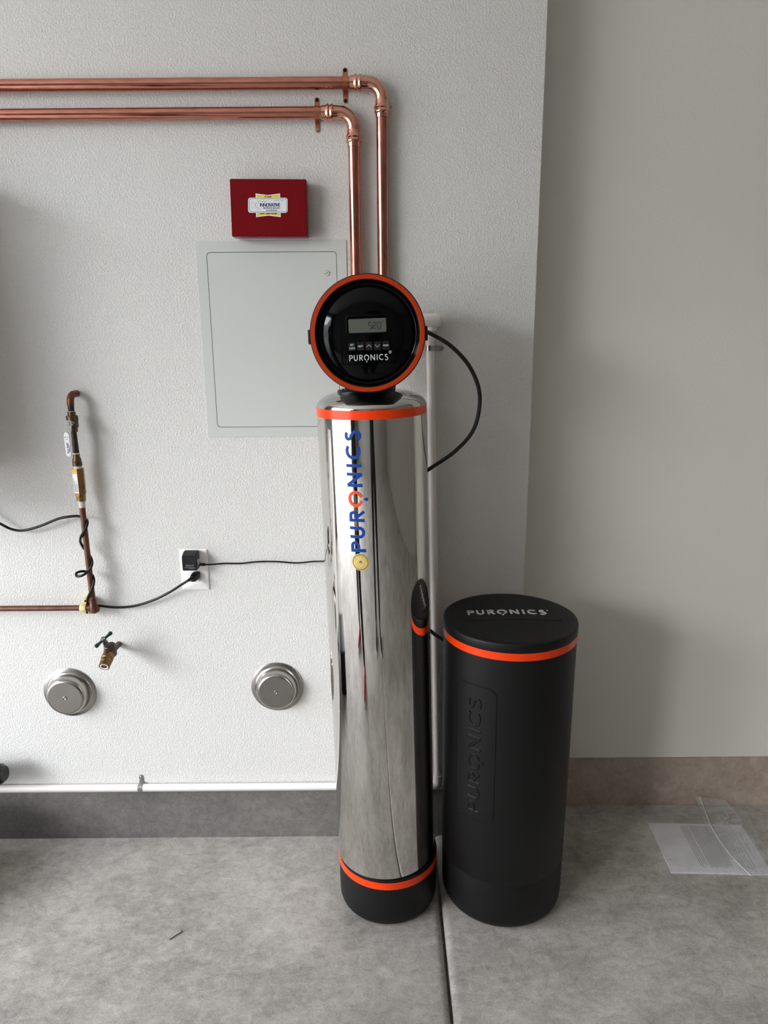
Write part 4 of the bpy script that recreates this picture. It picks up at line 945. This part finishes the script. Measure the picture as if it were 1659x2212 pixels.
# ------------------------------------------------------------------ two stainless clean-out covers
def cover(px, py, label):
    p = at(px, py, W); t = thing('cleanout_cover', label, 'wall cover', (p.x, W, p.z), 'stainless clean-out covers')
    R_ = 0.0775
    bm = bmesh.new(); lathe(bm, [(R_ - 0.002, 0.0), (R_, 0.001), (R_, 0.0025), (R_ - 0.002, 0.0035), (R_ - 0.010, 0.0052), (R_ - 0.012, 0.0080), (R_ - 0.0155, 0.0098), (R_ - 0.0185, 0.0085), (R_ - 0.0195, 0.0070), (0.0, 0.0070)], (p.x, W, p.z), (0, -1, 0), 72, cap=False); obj('flange', bm, M_steel, t)
    bm = bmesh.new(); lathe(bm, [(0.0606, 0.0068), (0.0603, 0.016), (0.0594, 0.0225), (0.0578, 0.0285), (0.0556, 0.0332), (0.0530, 0.0365), (0.0505, 0.0380), (0.0485, 0.0385)], (p.x, W, p.z), (0, -1, 0), 72, cap=False); obj('cup', bm, M_steel, t)
    bm = bmesh.new(); lathe(bm, [(0.0487, 0.0385), (0.03, 0.0382), (0.0, 0.0380)], (p.x, W, p.z), (0, -1, 0), 72, cap=False); fc = obj('cover_face', bm, M_steelf, t)
    bm = bmesh.new(); lathe(bm, [(0, 0.038), (0.0062, 0.038), (0.0058, 0.0398), (0.0036, 0.0402), (0.0022, 0.0394), (0, 0.0392)], (p.x, W, p.z), (0, -1, 0), 20, cap=False); obj('screw', bm, M_zinc, fc)
    return t
cover(151.5, 1494.5, 'round stainless clean-out cover at the far left, beneath the hose tap')
cover(599.5, 1482.5, 'round stainless clean-out cover just left of the chrome softener')

# ------------------------------------------------------------------ black canister end at the left edge
cz_ = at(4, 1668, W - 0.07)
can = thing('canister', 'black rounded plastic canister end at the left edge above the white pipe', 'canister', (cz_.x - 0.1, W - 0.07, cz_.z))
ce0 = at(11.4, 1668, W - 0.07)
bm = bmesh.new(); lathe(bm, [(0.030, -0.20), (0.032, -0.19), (0.032, -0.035), (0.0295, -0.012), (0.022, -0.002), (0.010, 0.0), (0, 0.0)], (ce0.x, W - 0.07, ce0.z - 0.004), (0.95, -0.05, 0.12), 36, cap=False); obj('canister_body', bm, mat('gloss_black', lin((22, 24, 26)), 0.18, 0, 0.1, 20), can)
bm = bmesh.new(); box(bm, (ce0.x - 0.14, W - 0.05, ce0.z - 0.05), (ce0.x - 0.11, W, ce0.z), 0.002); obj('wall_bracket', bm, M_zinc, can)

# ------------------------------------------------------------------ booklet in a clear bag
p0, p1, p3, p2 = atz(1400.7, 1779.6), atz(1600.6, 1783.6), atz(1450, 1886.5), atz(1659, 1891)
uu = (p1 - p0).normalized(); vv = (p3 - p0).normalized()
PW, PH = 0.292, (p3 - p0).length
def pfn(u, v, d): return Vector((p0.x, p0.y, 0.0)) + uu * (u * PW) + vv * (v * PH) + Vector((0, 0, 0.0022 + d))
book = thing('manual', 'printed white instruction sheets lying on the concrete inside a clear bag', 'booklet', tuple(pfn(0.5, 0.5, 0)))
bm = bmesh.new(); nx, ny = 14, 12
def pz(u, v): return 0.0012 + 0.0014 * (1 + math.sin(u * 5.0 + 0.6)) * 0.5 * (0.4 + v) * 0.6
for lay in (0, 1):
    pass
grid = [[[bm.verts.new(pfn(i / nx, j / ny, (pz(i / nx, j / ny) if k else -0.0016))) for i in range(nx + 1)] for j in range(ny + 1)] for k in (0, 1)]
for k in (0, 1):
    for j in range(ny):
        for i in range(nx): bm.faces.new((grid[k][j][i], grid[k][j][i + 1], grid[k][j + 1][i + 1], grid[k][j + 1][i]))
for j in range(ny):
    for i in (0, nx): bm.faces.new((grid[0][j][i], grid[0][j + 1][i], grid[1][j + 1][i], grid[1][j][i]))
for i in range(nx):
    for j in (0, ny): bm.faces.new((grid[0][j][i], grid[0][j][i + 1], grid[1][j][i + 1], grid[1][j][i]))
pages = obj('pages', bm, M_paper, book, True, angle=50)
bm = bmesh.new()
def dash(u, v0, v1, w):
    N = 4
    for k in range(N):
        a_, b_ = v0 + (v1 - v0) * k / N, v0 + (v1 - v0) * (k + 1) / N
        q = [bm.verts.new(pfn(x, y, pz(x, y) + 0.0006)) for x, y in ((u - w, a_), (u + w, a_), (u + w, b_), (u - w, b_))]; bm.faces.new(q)
def para(u0, u1, nl, v0, v1, rag=0.1, w=0.0021, last=None):
    for k in range(nl):
        u = u0 + (u1 - u0) * k / max(1, nl - 1); v = v0; ve = v1 - random.random() * rag
        while v < ve:
            L = random.uniform(0.02, 0.06); dash(u, v, min(v + L, ve), w); v += L + 0.008
para(0.330, 0.392, 4, 0.06, 0.91); para(0.425, 0.640, 15, 0.05, 0.93, 0.06); para(0.660, 0.700, 3, 0.05, 0.75, 0.2); para(0.725, 0.770, 3, 0.06, 0.9, 0.5); para(0.80, 0.83, 2, 0.15, 0.92, 0.1); para(0.865, 0.88, 1, 0.06, 0.9, 0.2); para(0.92, 0.93, 1, 0.15, 0.85, 0.1)
para(0.05, 0.06, 1, 0.74, 0.78, 0, 0.003)
obj('page_print', bm, M_ink, pages, False)
bag = thing('plastic_bag', 'clear zip bag around the printed sheets, its back edge against the curb', 'bag', (1.0, 1.9, 0.0))
bm = bmesh.new(); nx, ny = 40, 34
random.seed(3)
wr = [(random.uniform(0, 6.28), random.uniform(4, 22), random.uniform(4, 22), random.uniform(0.0004, 0.0016)) for _ in range(9)]
Lb0, Lb1 = atz(1383, 1738, 0.004), pfn(-0.012, 0.0, 0)
def bagp(u, v):
    left = Vector((0.842, 2.086, 0)).lerp(Vector((0.8255, 1.782, 0)), v); right = Vector((1.176, 2.072, 0)).lerp(Vector((1.158, 1.772, 0)), v)
    p = left.lerp(right, u)
    z = 0.0125 + sum(a * math.sin(ph + fx * u * 1.6 + fy * v * 1.3) for ph, fx, fy, a in wr) + 0.010 * max(0, 0.32 - v) * (1 + math.sin(u * 9))
    if p.y > 2.06: z += (p.y - 2.06) * 0.25
    e = min(u, 1 - u, v, 1 - v) * 40
    return Vector((p.x + 0.004 * math.sin(v * 9), p.y, max(0.0018, 0.002 + (z - 0.002) * min(1, e))))
G = [[bm.verts.new(bagp(i / nx, j / ny)) for i in range(nx + 1)] for j in range(ny + 1)]
for j in range(ny):
    for i in range(nx): bm.faces.new((G[j][i], G[j][i + 1], G[j + 1][i + 1], G[j + 1][i]))
obj('bag_film', bm, M_film, bag)
# folded-over flap with the zip rib, leaning on the curb
fa = [at(1502, 1721, 2.088), atz(1512, 1745, 0.018), atz(1530, 1792, 0.014), atz(1570, 1850, 0.013), atz(1611, 1892, 0.012)]
fb2 = [at(1565, 1727, 2.088), atz(1590, 1755, 0.012), atz(1620, 1800, 0.012), atz(1659, 1857, 0.010), atz(1700, 1900, 0.010)]
fz = [at(1511, 1722, 2.087), atz(1521, 1748, 0.019), atz(1540, 1794, 0.0155), atz(1579, 1850, 0.0145), atz(1622, 1893, 0.0135)]
fa, fb2, fz = [catmull(q, 6) for q in (fa, fb2, fz)]
bm = bmesh.new(); n = len(fa); R3 = [[bm.verts.new(fa[i].lerp(fb2[i], k / 8) + Vector((0, 0, 0.0012 * math.sin(k * 1.1 + i * 0.5)))) for k in range(9)] for i in range(n)]
for i in range(n - 1):
    for k in range(8): bm.faces.new((R3[i][k], R3[i][k + 1], R3[i + 1][k + 1], R3[i + 1][k]))
obj('bag_flap', bm, M_film2, bag)
bm = bmesh.new(); tube(bm, [q + Vector((0, 0, 0.002)) for q in fz], 0.0013, 8); obj('zip_rib', bm, mat('clear_rib', lin((206, 206, 206)), 0.25, 0, 0.05, 40), bag)

# ------------------------------------------------------------------ twig on the floor
t0, t1 = atz(367, 2029, 0.002), atz(392, 2013, 0.002)
bm = bmesh.new(); tube(bm, catmull([t0, t0.lerp(t1, 0.5) + Vector((0.001, 0, 0.001)), t1, t1 + Vector((-0.001, 0.006, 0.001))], 5), 0.0012, 8)
tag(obj('twig', bm, M_twig), 'tiny dark twig on the concrete floor at the lower left', 'twig')

# ------------------------------------------------------------------ beyond the frame: wall heater at the left, the people, the house across the street
wh = thing('water_heater', 'white wall-hung water heater just beyond the left edge, fed by the pipes and cable', 'water heater', (-1.42, W - 0.13, 1.15))
hx0, hx1, hy, hz0, hz1 = -1.62, -1.13, W - 0.29, 1.17, 1.95
bm = bmesh.new(); box(bm, (hx0, hy + 0.02, hz0), (hx1, W - 0.012, hz1), 0.008); obj('casing', bm, M_panel, wh)
bm = bmesh.new(); box(bm, (hx0 + 0.006, hy, hz0 + 0.02), (hx1 - 0.006, hy + 0.03, hz1 - 0.02), 0.010, 3); obj('front_cover', bm, M_panel, wh)
bm = bmesh.new(); box(bm, (-1.50, hy - 0.004, hz0 + 0.10), (-1.36, hy + 0.004, hz0 + 0.18), 0.002); obj('display', bm, M_gloss, wh)
bm = bmesh.new(); box(bm, (-1.60, W - 0.014, hz1 - 0.05), (-1.26, W, hz1 + 0.05), 0.001); obj('hanger', bm, M_zinc, wh)
for k, xx in enumerate((-1.58, -1.47, -1.36)):
    bm = bmesh.new(); lathe(bm, [(0.0, -0.08), (0.011, -0.08), (0.011, -0.02), (0.018, -0.02), (0.018, 0.004), (0, 0.004)], (xx, W - 0.13, hz0), (0, 0, 1), 24, cap=False); obj('stub_pipe', bm, M_brass, wh)

def person(name, label, J, skin, top, legs, shoe, hairc, shoe2=None):
    t = thing(name, label, 'person', (J['hip'][0], J['hip'][1], 0.0))
    V, E_, Rr = [], [], []
    def add(p, r, prev=None):
        V.append(Vector(p)); Rr.append(r)
        if prev is not None: E_.append((prev, len(V) - 1))
        return len(V) - 1
    hip = add(J['hip'], (0.145, 0.105)); ch = Vector(J['chest']); hp = Vector(J['hip'])
    wa = add(hp.lerp(ch, 0.45), (0.135, 0.098), hip); c1 = add(ch, (0.155, 0.110), wa)
    nb = add(ch + Vector((0, 0.0, 0.15)), (0.085, 0.075), c1); hd = Vector(J['head'])
    nk = add((ch + Vector((0, 0, 0.2))).lerp(hd, 0.25), (0.052, 0.055), nb)
    fw = Vector(J['face']).normalized()
    jaw = add(hd + Vector((0, 0, -0.065)) + fw * 0.012, (0.058, 0.068), nk); sk = add(hd + Vector((0, 0, 0.01)), (0.074, 0.092), jaw); add(hd + Vector((0, 0, 0.085)) - fw * 0.006, (0.058, 0.070), sk)
    side = Vector((fw.y, -fw.x, 0))
    for s_ in ('L', 'R'):
        sh = add(J['sh' + s_], (0.062, 0.062), c1); el = Vector(J['el' + s_]); wr = Vector(J['wr' + s_]); s0 = Vector(J['sh' + s_])
        m1 = add(s0.lerp(el, 0.5), (0.050, 0.050), sh); e1 = add(el, (0.041, 0.041), m1); m2 = add(el.lerp(wr, 0.45), (0.038, 0.038), e1); w1 = add(wr, (0.027, 0.022), m2)
        dr_ = (wr - el).normalized(); pd = Vector(J.get('palm' + s_, (0, 0, 0))); pd = pd.normalized() if pd.length else dr_
        pa = add(wr + pd * 0.05, (0.034, 0.017), w1)
        ac = pd.cross(fw); ac = ac.normalized() if ac.length > 0.1 else side
        curl = Vector(J.get('curl' + s_, tuple(fw)))
        for k, (o_, L_) in enumerate(((-0.030, 0.062), (-0.010, 0.074), (0.010, 0.070), (0.029, 0.056))):
            b0 = add(wr + pd * 0.085 + ac * o_, (0.0095, 0.0095), pa); k1 = add(wr + pd * (0.085 + L_ * 0.5) + ac * o_ * 1.1 + curl * 0.010, (0.0085, 0.0085), b0); add(wr + pd * (0.085 + L_ * 0.85) + ac * o_ * 1.1 + curl * 0.030, (0.0075, 0.0075), k1)
        tb_ = add(wr + pd * 0.03 - ac * 0.042 + curl * 0.01, (0.012, 0.011), pa); add(wr + pd * 0.068 - ac * 0.055 + curl * 0.024, (0.0095, 0.0095), tb_)
        hj = add(J['hj' + s_], (0.098, 0.100), hip); kn = Vector(J['kn' + s_]); an = Vector(J['an' + s_])
        t1 = add(Vector(J['hj' + s_]).lerp(kn, 0.5), (0.082, 0.086), hj); k1 = add(kn, (0.064, 0.066), t1); c_ = add(kn.lerp(an, 0.4), (0.062, 0.064), k1); a_ = add(an, (0.050, 0.052), c_)
    me = bpy.data.meshes.new('body'); me.from_pydata([v - ROOTM[t] for v in V], E_, []); 
    tmp = bpy.data.objects.new('body_tmp', me); C.objects.link(tmp)
    md = tmp.modifiers.new('skin', 'SKIN'); md.use_smooth_shade = True
    for i, sv in enumerate(me.skin_vertices[0].data): sv.radius = Rr[i] if isinstance(Rr[i], tuple) else (Rr[i], Rr[i]); sv.use_root = (i == 0)
    sb = tmp.modifiers.new('sub', 'SUBSURF'); sb.levels = 2; sb.render_levels = 2
    dg = bpy.context.evaluated_depsgraph_get(); me2 = bpy.data.meshes.new_from_object(tmp.evaluated_get(dg)); me2.name = 'body'
    bpy.data.objects.remove(tmp)
    me2.materials.clear()
    for m in (skin, top, legs): me2.materials.append(m)
    zh = J['hip'][2] + 0.06; zn = J['chest'][2] + 0.17
    wrs = [Vector(J['wrL']), Vector(J['wrR'])]
    for p in me2.polygons:
        c = Vector(p.center) + ROOTM[t]
        hand = any((c - w).length < 0.17 and (c - w).dot((w - Vector(J['el' + q]))) > -0.002 for w, q in zip(wrs, 'LR'))
        p.material_index = 0 if (c.z > zn and (c - hd).length < 0.2) or hand else (2 if c.z < zh and (c.xy - Vector(J['hip']).xy).length < 0.9 and not any((c - w).length < 0.25 for w in wrs) else 1)
        p.use_smooth = True
    b = bpy.data.objects.new('body', me2); C.objects.link(b); b.parent = t
    # hair, nose, eyes, mouth, ears
    bm = bmesh.new(); bmesh.ops.create_uvsphere(bm, u_segments=24, v_segments=16, radius=1)
    for v in bm.verts:
        q = v.co.copy(); v.co = hd + Vector((0, 0, 0.035)) - fw * 0.016 + side * q.x * 0.083 + fw * q.y * 0.098 + Vector((0, 0, q.z * 0.088))
    cut = [v for v in bm.verts if v.co.z < hd.z - 0.03 + max(0, (v.co - hd).dot(fw)) * 1.0 + (0.02 if (v.co - hd).dot(fw) > 0.03 else 0)]
    bmesh.ops.delete(bm, geom=cut, context='VERTS'); obj('hair', bm, hairc, t)
    bm = bmesh.new(); tube(bm, [hd + fw * 0.088 + Vector((0, 0, 0.018)), hd + fw * 0.104 + Vector((0, 0, -0.012)), hd + fw * 0.098 + Vector((0, 0, -0.024)), hd + fw * 0.084 + Vector((0, 0, -0.028))], [0.006, 0.012, 0.013, 0.008], 12); obj('nose', bm, skin, t)
    for s_ in (-1, 1):
        bm = bmesh.new(); lathe(bm, [(0, -0.004), (0.008, 0), (0.006, 0.004), (0, 0.006)], hd + fw * 0.084 + side * s_ * 0.030 + Vector((0, 0, 0.014)), fw, 16, cap=False); obj('eye', bm, M_ink, t)
        bm = bmesh.new(); tube(bm, [hd + side * s_ * 0.077 + Vector((0, 0, 0.022)), hd + side * s_ * 0.084 - fw * 0.012, hd + side * s_ * 0.078 + Vector((0, 0, -0.034))], [0.010, 0.013, 0.007], 10); obj('ear', bm, skin, t)
    bm = bmesh.new(); tube(bm, [hd + fw * 0.078 + side * -0.022 + Vector((0, 0, -0.052)), hd + fw * 0.086 + Vector((0, 0, -0.053)), hd + fw * 0.078 + side * 0.022 + Vector((0, 0, -0.052))], [0.003, 0.006, 0.003], 10); obj('mouth', bm, mat(name + '_lips', lin((150, 88, 80)), 0.5), t)
    for s_ in 'LR':
        an = Vector(J['an' + s_]); f = Vector(J['toe' + s_]).normalized(); sd = Vector((f.y, -f.x, 0)); g = Vector((an.x, an.y, 0))
        bm = bmesh.new(); sect = [(-0.075, 0.030, 0.075), (-0.06, 0.040, 0.095), (0.0, 0.043, 0.100), (0.06, 0.046, 0.075), (0.12, 0.050, 0.058), (0.17, 0.044, 0.046), (0.195, 0.024, 0.036)]
        rings = []
        for q, w, h in sect:
            rings.append([bm.verts.new(g + f * q + sd * w * math.cos(rad(a)) + Vector((0, 0, 0.022 + max(0, math.sin(rad(a))) ** 0.8 * (h - 0.022)))) for a in range(0, 181, 15)])
        for A, B in zip(rings, rings[1:]):
            for i in range(len(A) - 1): bm.faces.new((A[i], A[i + 1], B[i + 1], B[i]))
            bm.faces.new((A[0], A[-1], B[-1], B[0]))
        bm.faces.new(rings[0]); bm.faces.new(rings[-1]); so = obj('shoe', bm, shoe, t)
        bm = bmesh.new(); pts_ = [(q, w + 0.004) for q, w, h in sect]; out = [(q, w) for q, w in pts_] + [(q, -w) for q, w in reversed(pts_)]
        poly(bm, out, lambda u, v, d: g + f * u + sd * v + Vector((0, 0, d)), 0.0, 0.024); obj('sole', bm, shoe2 or M_white, so, False)
    return t
M_skin = mat('skin', lin((206, 158, 132)), 0.5, 0, 0.05, 10); M_dark = mat('dark_cloth', lin((26, 27, 31)), 0.85, 0, 0.2, 30); M_denim = mat('black_trousers', lin((20, 21, 25)), 0.85, 0, 0.2, 40)
M_hair = mat('dark_hair', lin((34, 26, 22)), 0.5, 0, 0.3, 90); M_shoer = mat('red_shoe', lin((170, 26, 36)), 0.5, 0, 0.1, 40); M_shoek = mat('dark_shoe', lin((34, 34, 36)), 0.5, 0, 0.1, 40)
person('person', 'person in dark clothes behind the camera, mirrored as two thin dark legs in the chrome', dict(
    hip=(-0.03, -0.30, 0.95), chest=(-0.03, -0.31, 1.30), head=(-0.02, -0.30, 1.625), face=(0.05, 1, -0.2),
    shL=(-0.20, -0.31, 1.40), elL=(-0.27, -0.19, 1.19), wrL=(-0.085, -0.06, 1.44), palmL=(0.2, 0.1, 1), curlL=(1, 0.2, 0),
    shR=(0.14, -0.31, 1.40), elR=(0.23, -0.19, 1.19), wrR=(0.085, -0.06, 1.44), palmR=(-0.2, 0.1, 1), curlR=(-1, 0.2, 0),
    hjL=(-0.12, -0.29, 0.88), knL=(-0.145, -0.22, 0.49), anL=(-0.16, -0.24, 0.10), toeL=(-0.15, 1, 0),
    hjR=(0.06, -0.29, 0.88), knR=(0.085, -0.22, 0.49), anR=(0.10, -0.24, 0.10), toeR=(0.2, 1, 0)), M_skin, M_dark, M_denim, M_shoek, M_hair)
ph = thing('phone', 'dark smartphone held upright by the person behind the camera', 'phone', (0, -0.016, 1.46))
bm = bmesh.new(); box(bm, (-0.038, -0.022, 1.41), (0.038, -0.013, 1.566), 0.003); obj('phone_case', bm, M_gloss, ph)
bm = bmesh.new(); box(bm, (-0.035, -0.0235, 1.413), (0.035, -0.0220, 1.563), 0.0005); obj('phone_screen', bm, M_btn, ph)
person('person', 'person in black with red and white sneakers at the left, mirrored as a dark streak', dict(
    hip=(-1.00, 0.46, 0.94), chest=(-1.05, 0.43, 1.30), head=(-1.07, 0.44, 1.62), face=(-0.6, 0.8, -0.1),
    shL=(-1.19, 0.33, 1.40), elL=(-1.25, 0.30, 1.12), wrL=(-1.26, 0.40, 0.88), shR=(-0.91, 0.53, 1.40), elR=(-0.86, 0.56, 1.12), wrR=(-0.88, 0.64, 0.88),
    hjL=(-1.08, 0.41, 0.88), knL=(-1.16, 0.42, 0.49), anL=(-1.22, 0.30, 0.10), toeL=(-0.3, 1, 0),
    hjR=(-0.92, 0.50, 0.88), knR=(-0.84, 0.58, 0.49), anR=(-0.78, 0.52, 0.10), toeR=(0.2, 1, 0)), M_skin, M_dark, M_denim, M_shoer, M_hair)

hs = thing('house', 'plain stucco house across the street outside the open garage door', 'house', (-21, -1.5, -0.03))
bm = bmesh.new(); box(bm, (-25, -11, -0.05), (-17.5, 9, 3.6)); obj('house_wall', bm, mat('stucco', lin((196, 182, 160)), 0.9, 0, 0.1, 2), hs, False)
bm = bmesh.new(); V_ = [(-25.5, -11.5, 3.55), (-17.0, -11.5, 3.55), (-17.0, 9.5, 3.55), (-25.5, 9.5, 3.55), (-21.2, -8, 5.4), (-21.2, 6, 5.4)]; V_ = [bm.verts.new(v) for v in V_]
for f in ((0, 1, 4), (1, 2, 5, 4), (2, 3, 5), (3, 0, 4, 5), (0, 3, 2, 1)): bm.faces.new([V_[i] for i in f])
obj('house_roof', bm, mat('roof_tile', lin((120, 92, 76)), 0.9, 0, 0.2, 6), hs, False)
bm = bmesh.new(); box(bm, (-17.52, -6, 0), (-17.42, -1, 2.3), 0.01); obj('garage_door', bm, mat('door_tan', lin((206, 196, 178)), 0.7, 0, 0.05, 4), hs, False)
bm = bmesh.new(); box(bm, (-17.52, 2.5, 1.0), (-17.44, 4.5, 2.3), 0.01); obj('window', bm, M_gloss, hs, False)

sb = thing('shading_bin', 'black lidded bin added out of view at the left to shade the floor by the wall', 'bin', (-1.46, 1.74, 0))  # added unseen block, here to shade the floor and curb at the lower left
bm = bmesh.new(); box(bm, (-1.66, 1.50, 0.0), (-1.27, 1.82, 0.20), 0.012, 3); obj('tub', bm, M_blackm, sb)
bm = bmesh.new(); box(bm, (-1.67, 1.49, 0.19), (-1.26, 1.83, 0.215), 0.008, 2); obj('lid', bm, M_blackm, sb)
